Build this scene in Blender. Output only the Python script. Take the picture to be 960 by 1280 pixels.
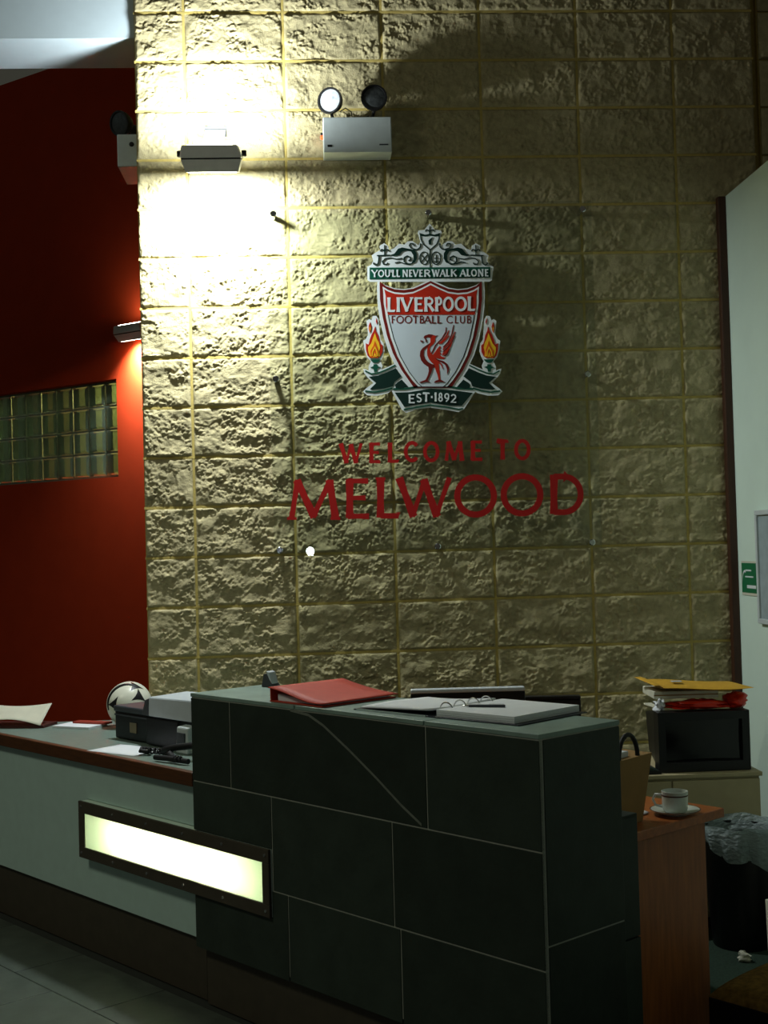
import bpy, bmesh, math, random
import numpy as np
from mathutils import Matrix, Vector
random.seed(7)
scene = bpy.context.scene
for o in list(bpy.data.objects):
    bpy.data.objects.remove(o)
COL = scene.collection

# ------------------------------------------------------------------ camera
CAM = Vector((0.526, -5.812, 1.554))
RM = ((0.99808545, 0.05619309, 0.02584127), (-0.05549001, 0.99808965, -0.02716454), (-0.02731836, 0.0256786, 0.99929691))
cd = bpy.data.cameras.new('camera')
cam = bpy.data.objects.new('camera', cd)
COL.objects.link(cam)
m = Matrix.Identity(4)
for r in range(3):
    m[r][0] = RM[r][0]; m[r][1] = RM[r][2]; m[r][2] = -RM[r][1]; m[r][3] = CAM[r]
cam.matrix_world = m
cd.sensor_fit = 'VERTICAL'; cd.sensor_height = 36.0; cd.sensor_width = 27.0
cd.lens = 1601.87 / 1280 * 36.0
cd.clip_start = 0.05
scene.camera = cam

# ------------------------------------------------------------------ world, exposure, fill light
world = bpy.data.worlds.new('world'); scene.world = world
world.use_nodes = True
bg = world.node_tree.nodes['Background']
bg.inputs[0].default_value = (1.0, 0.98, 0.76, 1); bg.inputs[1].default_value = 0.035
scene.view_settings.view_transform = 'Standard'
scene.view_settings.look = 'None'
scene.view_settings.gamma = 1.0
scene.view_settings.use_curve_mapping = False
scene.view_settings.exposure = 0.0
scene.cycles.use_denoising = True
POWER_DOWN, POWER_UP, POWER_RED = 48.0, 29.0, 24.0
LIGHT_COL = (0.92, 1.0, 1.03)

# unseen fill light added to brighten the desk front (its body is built further down)
FILL_POS = Vector((-3.0, -3.0, 4.7))
ll = bpy.data.lights.new('added_fill', 'AREA'); ll.shape = 'RECTANGLE'; ll.size = 1.2; ll.size_y = 0.3; ll.energy = 52.0; ll.color = (0.98, 1.0, 0.78)
llo = bpy.data.objects.new('added_fill', ll); COL.objects.link(llo); llo.location = FILL_POS
llo.rotation_euler = (0.0, 0.0, 0.0)

# ------------------------------------------------------------------ frame of the slanted reception counter
UX, UY = 0.63065, -0.77607           # along the counter front, towards its near end
NX, NY = 1.086, -2.573               # near front corner of the counter
UANG = math.atan2(UY, UX)
def CW(s, v, z=0.0):
    return Vector((NX + UX * s - UY * v, NY + UY * s + UX * v, z))

# ------------------------------------------------------------------ materials
def lin(c):
    return tuple((x / 255 / 12.92) if x / 255 <= 0.04045 else ((x / 255 + 0.055) / 1.055) ** 2.4 for x in c)
MATS = {}
def mat(name, col, rough=0.6, metal=0.0, var=0.12, scale=20.0, bump=0.0, bscale=80.0, spec=0.5, objvar=0.0, trans=0.0, ior=1.45, emit=None, estr=0.0, stretch=None):
    if name in MATS: return MATS[name]
    M = bpy.data.materials.new(name); M.use_nodes = True
    nt = M.node_tree; N = nt.nodes; L = nt.links; b = N['Principled BSDF']
    b.inputs['Roughness'].default_value = rough; b.inputs['Metallic'].default_value = metal
    b.inputs['Specular IOR Level'].default_value = spec
    b.inputs['Transmission Weight'].default_value = trans; b.inputs['IOR'].default_value = ior
    c = lin(col)
    tc = N.new('ShaderNodeTexCoord')
    src = tc.outputs['Object']
    if stretch:
        mp = N.new('ShaderNodeMapping'); mp.inputs['Scale'].default_value = stretch
        L.new(src, mp.inputs['Vector']); src = mp.outputs['Vector']
    nz = N.new('ShaderNodeTexNoise'); nz.inputs['Scale'].default_value = scale; nz.inputs['Detail'].default_value = 5
    L.new(src, nz.inputs['Vector'])
    rmp = N.new('ShaderNodeMapRange'); rmp.inputs['From Min'].default_value = 0.3; rmp.inputs['From Max'].default_value = 0.7
    rmp.inputs['To Min'].default_value = 1 - var; rmp.inputs['To Max'].default_value = 1 + var
    L.new(nz.outputs['Fac'], rmp.inputs['Value'])
    val = rmp.outputs['Result']
    if objvar:
        oi = N.new('ShaderNodeObjectInfo')
        r2 = N.new('ShaderNodeMapRange'); r2.inputs['To Min'].default_value = 1 - objvar; r2.inputs['To Max'].default_value = 1 + objvar
        L.new(oi.outputs['Random'], r2.inputs['Value'])
        mm = N.new('ShaderNodeMath'); mm.operation = 'MULTIPLY'
        L.new(val, mm.inputs[0]); L.new(r2.outputs['Result'], mm.inputs[1]); val = mm.outputs[0]
    mx = N.new('ShaderNodeVectorMath'); mx.operation = 'SCALE'
    mx.inputs[0].default_value = c
    L.new(val, mx.inputs['Scale'])
    L.new(mx.outputs['Vector'], b.inputs['Base Color'])
    if bump:
        n2 = N.new('ShaderNodeTexNoise'); n2.inputs['Scale'].default_value = bscale; n2.inputs['Detail'].default_value = 6
        L.new(src, n2.inputs['Vector'])
        bp = N.new('ShaderNodeBump'); bp.inputs['Strength'].default_value = bump; bp.inputs['Distance'].default_value = 0.004
        L.new(n2.outputs['Fac'], bp.inputs['Height']); L.new(bp.outputs['Normal'], b.inputs['Normal'])
    if emit:
        b.inputs['Emission Color'].default_value = (*lin(emit), 1); b.inputs['Emission Strength'].default_value = estr
    MATS[name] = M
    return M

block_m = mat('split_face_block', (177, 166, 127), 0.95, var=0.16, scale=35, bump=0.8, bscale=230, spec=0.15, objvar=0.06)
mortar_m = mat('mortar', (188, 168, 98), 0.95, var=0.1, scale=60, bump=0.3, bscale=200, spec=0.1)
red_m = mat('red_paint', (182, 58, 22), 0.75, var=0.05, scale=6, spec=0.2)
white_m = mat('white_paint', (214, 234, 218), 0.7, var=0.03, scale=5, spec=0.2)
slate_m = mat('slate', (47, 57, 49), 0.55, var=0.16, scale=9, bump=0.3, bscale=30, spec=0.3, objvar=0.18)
slatetop_m = mat('slate_top_lit', (128, 150, 140), 0.45, var=0.15, scale=12)  # light and sheen on the counter top painted in as paler slate
grout_m = mat('grout', (158, 162, 150), 0.9, var=0.1)
vein_m = mat('quartz_vein', (112, 118, 108), 0.6, var=0.2, scale=30)
desk_white_m = mat('desk_laminate_white', (184, 210, 203), 0.5, var=0.03)
desk_top_m = mat('desk_laminate_grey', (112, 130, 120), 0.45, var=0.06, scale=40)
edge_m = mat('dark_hardwood', (84, 48, 22), 0.5, var=0.3, scale=12, stretch=(1, 12, 12))
plinth_m = mat('plinth_brown', (66, 60, 48), 0.6, var=0.1)
wood_m = mat('orange_wood', (150, 84, 34), 0.45, var=0.22, scale=8, stretch=(9, 9, 1))
woodtop_m = mat('orange_wood_top', (160, 88, 34), 0.4, var=0.2, scale=8, stretch=(1, 9, 9))
trim_m = mat('brown_trim', (62, 34, 15), 0.55, var=0.2, scale=10, stretch=(8, 8, 1))
carpet_m = mat('green_carpet', (50, 64, 54), 0.95, var=0.25, scale=160, bump=0.5, bscale=300, spec=0.05)
floor_m = mat('floor_stone', (74, 82, 74), 0.45, var=0.2, scale=10, bump=0.15, bscale=40, objvar=0.15)
floorjoint_m = mat('floor_joint', (46, 50, 45), 0.9)
black_m = mat('black_plastic', (14, 14, 15), 0.42, var=0.1)
darkgrey_m = mat('dark_grey_plastic', (62, 66, 70), 0.5, var=0.06)
midgrey_m = mat('grey_plastic', (196, 206, 204), 0.5, var=0.05)
lgrey_m = mat('pale_grey_plastic', (188, 196, 200), 0.5, var=0.04)
floodgrey_m = mat('grey_painted_metal', (226, 226, 222), 0.5, var=0.05)
steel_m = mat('brushed_steel', (190, 190, 190), 0.25, 1.0, var=0.05)
chrome_m = mat('chrome', (215, 215, 215), 0.08, 1.0, var=0.02)
rubber_m = mat('black_rubber', (10, 10, 11), 0.6)
paper_m = mat('paper', (226, 230, 232), 0.8, var=0.03)
cream_m = mat('cream_card', (206, 204, 182), 0.85, var=0.05)
creamlam_m = mat('cream_laminate', (176, 164, 126), 0.6, var=0.05)
folder_m = mat('red_folder_cover', (190, 62, 40), 0.6, var=0.06, scale=40)
binder_m = mat('dark_binder', (28, 32, 42), 0.4)
kraft_m = mat('kraft_paper', (150, 116, 68), 0.85, var=0.1, scale=14)
envelope_m = mat('padded_envelope', (206, 158, 44), 0.75, var=0.1, scale=18, bump=0.3, bscale=40)
redbag_m = mat('red_plastic_bag', (206, 42, 18), 0.35, var=0.12, scale=14, bump=0.4, bscale=25)
china_m = mat('white_china', (212, 218, 208), 0.2, var=0.02)
browncloth_m = mat('brown_upholstery', (130, 100, 48), 0.95, var=0.35, scale=60, bump=0.6, bscale=90, spec=0.1)
darkgreen_m = mat('dark_green_plastic', (34, 48, 42), 0.5)
greensign_m = mat('green_sign', (16, 108, 66), 0.5, var=0.04)
signwhite_m = mat('sign_white', (222, 230, 228), 0.5, var=0.02)
crestgreen_m = mat('crest_green', (8, 78, 58), 0.4, var=0.05)
crestdark_m = mat('crest_dark_green', (6, 40, 32), 0.4, var=0.05)
crestred_m = mat('crest_red', (178, 38, 16), 0.4, var=0.04)
crestmaroon_m = mat('crest_maroon', (108, 22, 14), 0.4, var=0.05)
crestfield_m = mat('crest_pale_field', (196, 208, 212), 0.4, var=0.02)
flame_o_m = mat('flame_orange', (216, 92, 20), 0.4, var=0.05)
flame_y_m = mat('flame_yellow', (240, 190, 40), 0.4, var=0.04)
letter_m = mat('red_vinyl', (176, 18, 14), 0.45, var=0.04)
ballwhite_m = mat('ball_white', (216, 216, 196), 0.3, var=0.04)
ballgold_m = mat('ball_grey', (150, 150, 146), 0.3)
lens_m = mat('floodlit_lens', (200, 208, 214), 0.15, 0.0, var=0.25, scale=60, bump=0.6, bscale=70)  # whitened: floodlight caught by the left lens is put into the colour
darklens_m = mat('dark_lamp_lens', (70, 74, 74), 0.1, 0.4, var=0.3, scale=60, bump=0.5, bscale=70)
led_m = mat('red_led', (255, 60, 20), 0.4, emit=(255, 50, 16), estr=6.0)
bulb_m = mat('lit_bulb', (255, 255, 255), 0.4, emit=(225, 238, 255), estr=150.0)
tube_m = mat('lit_tube', (255, 255, 255), 0.4, emit=(255, 250, 228), estr=66.0)
floodpane_m = mat('lit_flood_glass', (255, 255, 255), 0.4, emit=(255, 252, 225), estr=18.0)
glassblock_m = mat('glass_block_glass', (200, 222, 196), 0.08, trans=0.92, ior=1.45, var=0.04, bump=0.5, bscale=16)
blockjoint_m = mat('glass_block_joint', (120, 132, 118), 0.8)
backroom_m = mat('back_room_paint', (190, 176, 120), 0.8, var=0.5, scale=5)
ceil_m = mat('ceiling_paint', (200, 216, 222), 0.8, var=0.02)

def shader_mat(name, build):
    M = bpy.data.materials.new(name); M.use_nodes = True
    nt = M.node_tree
    for n in list(nt.nodes): nt.nodes.remove(n)
    build(nt); return M
def _acrylic(nt):
    N = nt.nodes; L = nt.links
    o = N.new('ShaderNodeOutputMaterial'); mx = N.new('ShaderNodeMixShader')
    t = N.new('ShaderNodeBsdfTransparent'); t.inputs[0].default_value = (0.91, 0.93, 0.91, 1)
    g = N.new('ShaderNodeBsdfGlossy'); g.inputs['Roughness'].default_value = 0.0
    mx.inputs[0].default_value = 0.04; L.new(t.outputs[0], mx.inputs[1]); L.new(g.outputs[0], mx.inputs[2]); L.new(mx.outputs[0], o.inputs[0])
acrylic_m = shader_mat('clear_acrylic', _acrylic)
def _diffuser(nt):
    N = nt.nodes; L = nt.links
    o = N.new('ShaderNodeOutputMaterial'); mx = N.new('ShaderNodeMixShader'); mx.inputs[0].default_value = 0.35
    t = N.new('ShaderNodeBsdfTranslucent'); t.inputs[0].default_value = (0.95, 0.94, 0.86, 1)
    d = N.new('ShaderNodeBsdfDiffuse'); d.inputs[0].default_value = (0.8, 0.78, 0.66, 1)
    L.new(t.outputs[0], mx.inputs[1]); L.new(d.outputs[0], mx.inputs[2]); L.new(mx.outputs[0], o.inputs[0])
diffuser_m = shader_mat('opal_diffuser', _diffuser)
def _liner(nt):
    N = nt.nodes; L = nt.links
    o = N.new('ShaderNodeOutputMaterial'); mx = N.new('ShaderNodeMixShader'); mx.inputs[0].default_value = 0.55
    t = N.new('ShaderNodeBsdfTransparent'); t.inputs[0].default_value = (0.9, 0.95, 0.95, 1)
    d = N.new('ShaderNodeBsdfPrincipled'); d.inputs['Base Color'].default_value = (0.36, 0.45, 0.44, 1); d.inputs['Roughness'].default_value = 0.22
    nz = N.new('ShaderNodeTexNoise'); nz.inputs['Scale'].default_value = 14; nz.inputs['Detail'].default_value = 4
    bp = N.new('ShaderNodeBump'); bp.inputs['Strength'].default_value = 0.8; bp.inputs['Distance'].default_value = 0.02
    L.new(nz.outputs['Fac'], bp.inputs['Height']); L.new(bp.outputs['Normal'], d.inputs['Normal'])
    L.new(t.outputs[0], mx.inputs[1]); L.new(d.outputs[0], mx.inputs[2]); L.new(mx.outputs[0], o.inputs[0])
liner_m = shader_mat('clear_bin_liner', _liner)

# ------------------------------------------------------------------ mesh building
class MB:
    def __init__(self):
        self.v = []; self.f = []; self.mi = []
    def add(self, vs, fs, mi=0):
        b = len(self.v)
        self.v += [tuple(p) for p in vs]
        self.f += [tuple(b + i for i in f) for f in fs]
        self.mi += [mi] * len(fs)
        return self
    def box(self, x0, x1, y0, y1, z0, z1, mi=0):
        return self.add([(x0, y0, z0), (x1, y0, z0), (x1, y1, z0), (x0, y1, z0), (x0, y0, z1), (x1, y0, z1), (x1, y1, z1), (x0, y1, z1)],
                 [(0, 3, 2, 1), (4, 5, 6, 7), (0, 1, 5, 4), (1, 2, 6, 5), (2, 3, 7, 6), (3, 0, 4, 7)], mi)
    def hexa(self, bot, top, mi=0):      # two quads, anticlockwise seen from above
        return self.add(list(bot) + list(top), [(0, 3, 2, 1), (4, 5, 6, 7), (0, 1, 5, 4), (1, 2, 6, 5), (2, 3, 7, 6), (3, 0, 4, 7)], mi)
    def prism(self, poly, z0, z1, mi=0):  # polygon in xy extruded in z
        a = sum(poly[i][0] * poly[(i + 1) % len(poly)][1] - poly[(i + 1) % len(poly)][0] * poly[i][1] for i in range(len(poly)))
        if a < 0: poly = poly[::-1]
        n = len(poly)
        return self.add([(x, y, z0) for x, y in poly] + [(x, y, z1) for x, y in poly],
                 [tuple(range(n))[::-1], tuple(range(n, 2 * n))] + [(i, (i + 1) % n, n + (i + 1) % n, n + i) for i in range(n)], mi)
    def tube(self, pts, r, seg=8, mi=0, cap=True):
        pts = [Vector(p) for p in pts]; rs = r if isinstance(r, (list, tuple)) else [r] * len(pts)
        vs = []; up = None
        for i, p in enumerate(pts):
            t = (pts[min(i + 1, len(pts) - 1)] - pts[max(i - 1, 0)]).normalized()
            if up is None:
                up = Vector((0, 0, 1)) if abs(t.z) < 0.9 else Vector((1, 0, 0))
            a = (up - t * up.dot(t)).normalized(); up = a; b = t.cross(a)
            for k in range(seg):
                an = 2 * math.pi * k / seg
                vs.append(p + (a * math.cos(an) + b * math.sin(an)) * rs[i])
        fs = [(i * seg + k, i * seg + (k + 1) % seg, (i + 1) * seg + (k + 1) % seg, (i + 1) * seg + k) for i in range(len(pts) - 1) for k in range(seg)]
        if cap:
            fs += [tuple(range(seg))[::-1], tuple((len(pts) - 1) * seg + k for k in range(seg))]
        return self.add(vs, fs, mi)
    def lathe(self, prof, seg=28, mi=0, M=None):   # profile of (r, z), spun about z
        vs = []
        for r, z in prof:
            for k in range(seg):
                an = 2 * math.pi * k / seg
                p = Vector((max(r, 1e-5) * math.cos(an), max(r, 1e-5) * math.sin(an), z))
                vs.append(M @ p if M else p)
        n = len(prof)
        fs = [(i * seg + k, i * seg + (k + 1) % seg, (i + 1) * seg + (k + 1) % seg, (i + 1) * seg + k) for i in range(n - 1) for k in range(seg)]
        return self.add(vs, fs, mi)
    def grid(self, fn, nu, nv, mi=0, thick=None):
        vs = [fn(i / nu, j / nv) for j in range(nv + 1) for i in range(nu + 1)]
        fs = [(j * (nu + 1) + i, j * (nu + 1) + i + 1, (j + 1) * (nu + 1) + i + 1, (j + 1) * (nu + 1) + i) for j in range(nv) for i in range(nu)]
        return self.add(vs, fs, mi)
    def build(self, name, mats, parent=None, smooth=None, bevel=0.0, thick=0.0):
        me = bpy.data.meshes.new(name)
        me.from_pydata(self.v, [], self.f)
        for M in (mats if isinstance(mats, (list, tuple)) else [mats]): me.materials.append(M)
        me.polygons.foreach_set('material_index', self.mi)
        me.update()
        if smooth is not None:
            me.polygons.foreach_set('use_smooth', [True] * len(me.polygons)); me.set_sharp_from_angle(angle=math.radians(smooth))
        o = bpy.data.objects.new(name, me); COL.objects.link(o)
        if parent: o.parent = parent
        if thick:
            md = o.modifiers.new('solid', 'SOLIDIFY'); md.thickness = thick; md.offset = 0
        if bevel:
            md = o.modifiers.new('bevel', 'BEVEL'); md.width = bevel; md.segments = 2; md.limit_method = 'ANGLE'
        return o
def tag(o, label, cat, group=None):
    o['label'] = label; o['category'] = cat
    if group: o['group'] = group
    return o
def thing(name, label, cat, loc=(0, 0, 0), rotz=0.0, group=None):
    o = bpy.data.objects.new(name, None); COL.objects.link(o)
    o.empty_display_size = 0.05
    o.location = loc; o.rotation_euler = (0, 0, rotz)
    return tag(o, label, cat, group)
def struct(o, label=None):
    o['kind'] = 'structure'
    if label: o['label'] = label
    return o
def share(o, parent, name=None, loc=(0, 0, 0)):
    c = o.copy(); COL.objects.link(c); c.parent = parent; c.location = loc
    return c

# ------------------------------------------------------------------ structure: block wall
def vnoise(x, y, seed):
    xi = np.floor(x).astype(np.int64); yi = np.floor(y).astype(np.int64)
    fx = x - xi; fy = y - yi
    fx = fx * fx * (3 - 2 * fx); fy = fy * fy * (3 - 2 * fy)
    def h(a, b):
        k = (a * 374761393 + b * 668265263 + seed * 974634777) & 0xffffffff
        k = ((k ^ (k >> 13)) * 1274126177) & 0xffffffff
        k = ((k ^ (k >> 15)) * 2246822519) & 0xffffffff
        return ((k ^ (k >> 16)) & 0xffffff) / float(0xffffff)
    return (h(xi, yi) * (1 - fx) + h(xi + 1, yi) * fx) * (1 - fy) + (h(xi, yi + 1) * (1 - fx) + h(xi + 1, yi + 1) * fx) * fy
MOD = 0.225
ROW0 = 3.997
wm = MB().box(-0.225, 2.632, 0.012, 0.5, 0.0, 5.0).box(2.632, 2.662, 0.05, 0.5, 0.0, 5.0).box(2.662, 3.6, 0.022, 0.5, 0.0, 5.0)
for r in range(-3, 18):                                   # bed joints
    z = ROW0 - MOD * r
    wm.box(-0.225, 2.632, -0.0062, 0.013, z - 0.0056, z + 0.0056)
for k in range(6):                                        # straight cross joints of the stack bond
    wm.box(0.45 * k - 0.0056, 0.45 * k + 0.0056, -0.0056, 0.013, 0.0, 5.0)
wall = struct(wm.build('wall_back', mortar_m), 'tan split-face concrete block wall in stacked courses')
def block(x0, x1, z0, z1, seed, cell, dy=0.0, amp=1.0):
    g = 0.005
    x0 += g; x1 -= g; z0 += g; z1 -= g
    nu = max(3, int((x1 - x0) / cell)); nv = max(3, int((z1 - z0) / cell))
    X, Zc = np.meshgrid(np.linspace(0, x1 - x0, nu + 1), np.linspace(0, z1 - z0, nv + 1))
    w, h = x1 - x0, z1 - z0
    ang = (seed % 9) * 0.35
    xr = X * math.cos(ang) + Zc * math.sin(ang); zr = -X * math.sin(ang) + Zc * math.cos(ang)
    wx = X + 0.012 * (vnoise(X / 0.03, Zc / 0.03, seed + 51) - 0.5); wz = Zc + 0.012 * (vnoise(X / 0.03, Zc / 0.03, seed + 52) - 0.5)
    big = vnoise(X / 0.14, Zc / 0.10, seed) - 0.5
    n0 = vnoise(wx / 0.055, wz / 0.045, seed + 5) - 0.5
    n1 = vnoise(wx / 0.017, wz / 0.014, seed + 11)
    n1 = np.clip((n1 - 0.32) / 0.36, 0, 1) - 0.5          # chipped plateaus and pits
    n2 = vnoise(xr / 0.0095, zr / 0.0075, seed + 23) - 0.5
    n3 = vnoise(X / 0.0055, Zc / 0.005, seed + 37) - 0.5
    msk = np.clip((vnoise(wx / 0.075, wz / 0.05, seed + 71) - 0.28) / 0.4, 0, 1)          # smooth cleavage faces against crumbly ones
    n4 = vnoise(xr / 0.036, zr / 0.022, seed + 83); n4 = np.abs(n4 - 0.5) * 2
    rel = amp * (0.006 * big + 0.011 * n0 - 0.003 * (n4 - 0.5) + (0.25 + 0.95 * msk) * (0.0036 * n1 + 0.0046 * n2 + 0.0040 * n3))
    ed = np.minimum(np.minimum(X, w - X) / 0.010, np.minimum(Zc, h - Zc) / 0.009)
    ed = np.clip(ed, 0, 1) ** 0.7
    Yv = dy - 0.0040 - ed * np.maximum(0.0058 + rel, -0.010) - (1 - ed) * np.maximum(rel * 0.25, 0)
    vs = np.stack([X + x0, Yv, Zc + z0], -1).reshape(-1, 3)
    mb = MB()
    i = np.arange(nu); fs = []
    for j in range(nv):
        a = j * (nu + 1) + i
        fs += np.stack([a, a + 1, a + nu + 2, a + nu + 1], 1).tolist()
    # rim back into the mortar
    n = len(vs)
    per = list(range(nu + 1)) + [j * (nu + 1) + nu for j in range(1, nv + 1)] + [nv * (nu + 1) + k for k in range(nu - 1, -1, -1)] + [j * (nu + 1) for j in range(nv - 1, 0, -1)]
    rim = vs[per].copy(); rim[:, 1] = dy + 0.0135
    P = len(per)
    fs += [(per[k], n + k, n + (k + 1) % P, per[(k + 1) % P]) for k in range(P)]
    mb.v = [tuple(p) for p in np.vstack([vs, rim]).tolist()]; mb.f = [tuple(f) for f in fs]; mb.mi = [0] * len(fs)
    return mb.build('block', block_m, wall, smooth=60)
cols = [(-0.225, 0.0)] + [(0.45 * k, 0.45 * (k + 1)) for k in range(5)] + [(2.25, 2.632)]
seed = 3
for r in range(-3, 17):
    zt = ROW0 - MOD * r; zb = zt - MOD
    if zb < 0.1: continue
    for ci, (a, b) in enumerate(cols):
        seed += 1
        vis = r < 15
        block(a, b, zb, zt, seed, (0.0036 if ci < 4 else 0.0048) if vis else 0.012)
    if r < 4:
        seed += 1
        block(2.662, 3.1, zb, zt, seed, 0.009, dy=0.012)

# white bulkhead left of the block wall, ceiling
struct(MB().box(-4.5, -0.2255, 0.02, 0.385, 3.893, 5.0).build('ceiling', ceil_m), 'white bulkhead with a flat underside beside the block wall')

# red wall with an opening for the glass blocks
RWX, RWY = -0.662, 3.311
RANG = math.atan2(-0.612, 0.791)
rw = struct(MB().box(-5.0, -1.95, 0, 0.25, 0, 5.2).box(-0.24, 1.6, 0, 0.25, 0, 5.2).box(-1.95, -0.24, 0, 0.25, 0, 2.095).box(-1.95, -0.24, 0, 0.25, 2.80, 5.2).build('wall_left', red_m), 'dark red painted wall behind the block wall')
rw.location = (RWX, RWY, 0); rw.rotation_euler = (0, 0, RANG)
win = struct(MB().box(-1.95, -0.24, 0.07, 0.13, 2.095, 2.115).box(-1.95, -0.24, 0.07, 0.13, 2.79, 2.80).build('window_1', blockjoint_m), 'glass block window in the red wall')
win.location = rw.location; win.rotation_euler = rw.rotation_euler
P = 0.1745
gm = MB()
def rbox(x0, x1, z0, z1, y0, y1, c):
    gm.hexa([(x0, y1 - 0.0, z0), (x1, y1, z0), (x1, y1, z1), (x0, y1, z1)][::-1], [(x0 + c, y0, z0 + c), (x1 - c, y0, z0 + c), (x1 - c, y0, z1 - c), (x0 + c, y0, z1 - c)][::-1])
b = P / 2 - 0.006
gm.box(-b, b, 0.002, 0.078, -b, b)
gm.add([(-b + .02, -0.006, -b + .02), (b - .02, -0.006, -b + .02), (b - .02, -0.006, b - .02), (-b + .02, -0.006, b - .02), (-b, 0.002, -b), (b, 0.002, -b), (b, 0.002, b), (-b, 0.002, b)],
       [(0, 1, 2, 3), (4, 5, 1, 0), (5, 6, 2, 1), (6, 7, 3, 2), (7, 4, 0, 3)])
del gm.f[2]; del gm.mi[2]
b2 = b - 0.012
q = MB().box(-b2, b2, 0.012, 0.066, -b2, b2)
gm.add(q.v, [f[::-1] for f in q.f])
g0 = None
for i in range(9):
    for j in range(4):
        x = -0.24 - 0.012 - P * (i + 0.5); z = 2.112 + 0.169 * (j + 0.5)
        if g0 is None:
            g0 = gm.build('glass_block', glassblock_m, win); o = g0
        else:
            o = share(g0, win)
        o.location = (x, 0.06, z); o.scale = (1, 1, 0.97)
for i in range(10):
    x = -0.252 - P * i
    MB().box(x - 0.006, x + 0.006, 0.066, 0.13, 2.112, 2.79).build('joint_strip', blockjoint_m, win)
for j in range(1, 4):
    z = 2.112 + 0.169 * j
    MB().box(-1.93, -0.252, 0.064, 0.131, z - 0.005, z + 0.005).build('joint_strip', blockjoint_m, win)
# the room behind the glass blocks: back wall and a lit batten
br = struct(MB().box(-2.6, 0.8, 1.3, 1.4, 0.5, 4.2).build('wall_rear', backroom_m))
br.location = rw.location; br.rotation_euler = rw.rotation_euler
bl = thing('batten_light', 'small lit batten lamp in the room behind the glass blocks', 'light', CW(0, 0), 0)
bl.location = (RWX, RWY, 0); bl.rotation_euler = (0, 0, RANG)
MB().box(-1.6, -0.3, 0.9, 0.98, 3.3, 3.36).build('lamp_body', white_m, bl)
ld = bpy.data.lights.new('batten_glow', 'AREA'); ld.shape = 'RECTANGLE'; ld.size = 1.2; ld.size_y = 0.06; ld.energy = 30; ld.color = (1, 0.95, 0.72)
lo = bpy.data.objects.new('batten_glow', ld); COL.objects.link(lo); lo.parent = bl; lo.location = (-0.95, 0.94, 3.29)

# white partition on the right, trim, floor
struct(MB().box(2.464, 2.56, -4.2, -0.012, 0, 3.115).build('wall_right', white_m), 'pale white partition wall on the right')
struct(MB().box(2.428, 2.4635, -0.055, -0.013, 0, 3.115).build('trim_1', trim_m, bevel=0.004), 'dark brown timber trim where the white wall meets the blocks')
fl = struct(MB().box(-6, 5, -9.5, 6, -0.12, -0.006).build('floor', floorjoint_m), 'dark stone tiled floor')
fl.location = (0, 0, 0)
t0 = None
ftm = MB().box(0.002, 0.578, 0.002, 0.284, -0.02, 0.0)
for r in range(5):
    for k in range(7):
        off = 0.29 if r % 2 else 0.0
        s0 = -4.1 + 0.58 * k + off; v0 = -0.286 * (r + 1)
        if t0 is None:
            t0 = ftm.build('floor_tile', floor_m, fl, bevel=0.0015); o = t0
        else:
            o = share(t0, fl)
        o.location = CW(s0, v0, 0); o.rotation_euler = (0, 0, UANG)
cp = struct(MB().prism([CW(0.02, 0.40)[:2], CW(1.0, 0.40)[:2], (2.462, -3.1), (2.462, -0.02), (0.45, -0.02), CW(-1.5, 0.40)[:2]], -0.02, 0.004).build('floor', carpet_m), 'green carpet behind the counter')

# ------------------------------------------------------------------ counter and desk (local x = s, y = v)
ZT, ZD = 1.062, 0.787
counter = thing('reception_counter', 'tall dark slate-tiled reception counter block standing at a slant', 'counter', (NX, NY, 0), UANG)
CL, CT = 1.577, 0.333
MB().box(-1.136, -0.0022, 0.0022, CT - 0.004, 0.21, ZT - 0.012).box(-CL + 0.006, -1.136, 0.0022, CT - 0.004, 0.598, ZT - 0.012).box(-CL + 0.006, -1.136, 0.12, CT - 0.004, 0.21, 0.598).box(-CL + 0.006, -1.136, 0.0022, 0.12, 0.21, 0.375).box(-0.014, -0.008, 0.0022, CT - 0.004, 0, 0.3).build('core', grout_m, counter)
MB().box(-CL + 0.02, -0.02, 0.03, CT - 0.02, 0, 0.21).build('plinth', plinth_m, counter)
g = 0.0022
def tile_box(x0, x1, y0, y1, z0, z1):
    return MB().box(x0, x1, y0, y1, z0, z1).build('slate_tile', slate_m, counter, bevel=0.0016)
for z1, z0, js in ((ZT - 0.014, 0.763, (-CL, -1.35, -0.416, 0)), (0.763, 0.464, (-CL, -1.132, -0.564, 0)), (0.464, 0.195, (-CL, -1.057, -0.539, 0))):
    for a, b in zip(js[:-1], js[1:]):
        if a == -CL and z1 == 0.763:            # stops above the light box
            tile_box(a + g, b - g, 0.0, 0.014, 0.596, z1 - g)
        elif a == -CL and z1 == 0.464:          # runs under and beside the light box
            pl = [(a + g, z0 + g), (b - g, z0 + g), (b - g, z1 - g), (-1.1365, z1 - g), (-1.1365, 0.377), (a + g, 0.377)]
            n = len(pl)
            MB().add([(x, 0.0, z) for x, z in pl] + [(x, 0.014, z) for x, z in pl], [tuple(range(n)), tuple(range(2 * n - 1, n - 1, -1))] + [(i, n + i, n + (i + 1) % n, (i + 1) % n) for i in range(n)]).build('slate_tile', slate_m, counter)
        else:
            tile_box(a + g, b - g, 0.0, 0.014, z0 + g, z1 - g)
for z1, z0 in ((ZT - 0.014, 0.523), (0.523, 0.0)):
    tile_box(-0.013, 0.0, 0.016 , CT - g, z0 + g, z1 - g)
for z1, z0 in ((ZT - 0.014, 0.78), (0.78, 0.45)):
    tile_box(-CL, -CL + 0.012, 0.016, CT - g, z0 + g, z1 - g)
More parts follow.
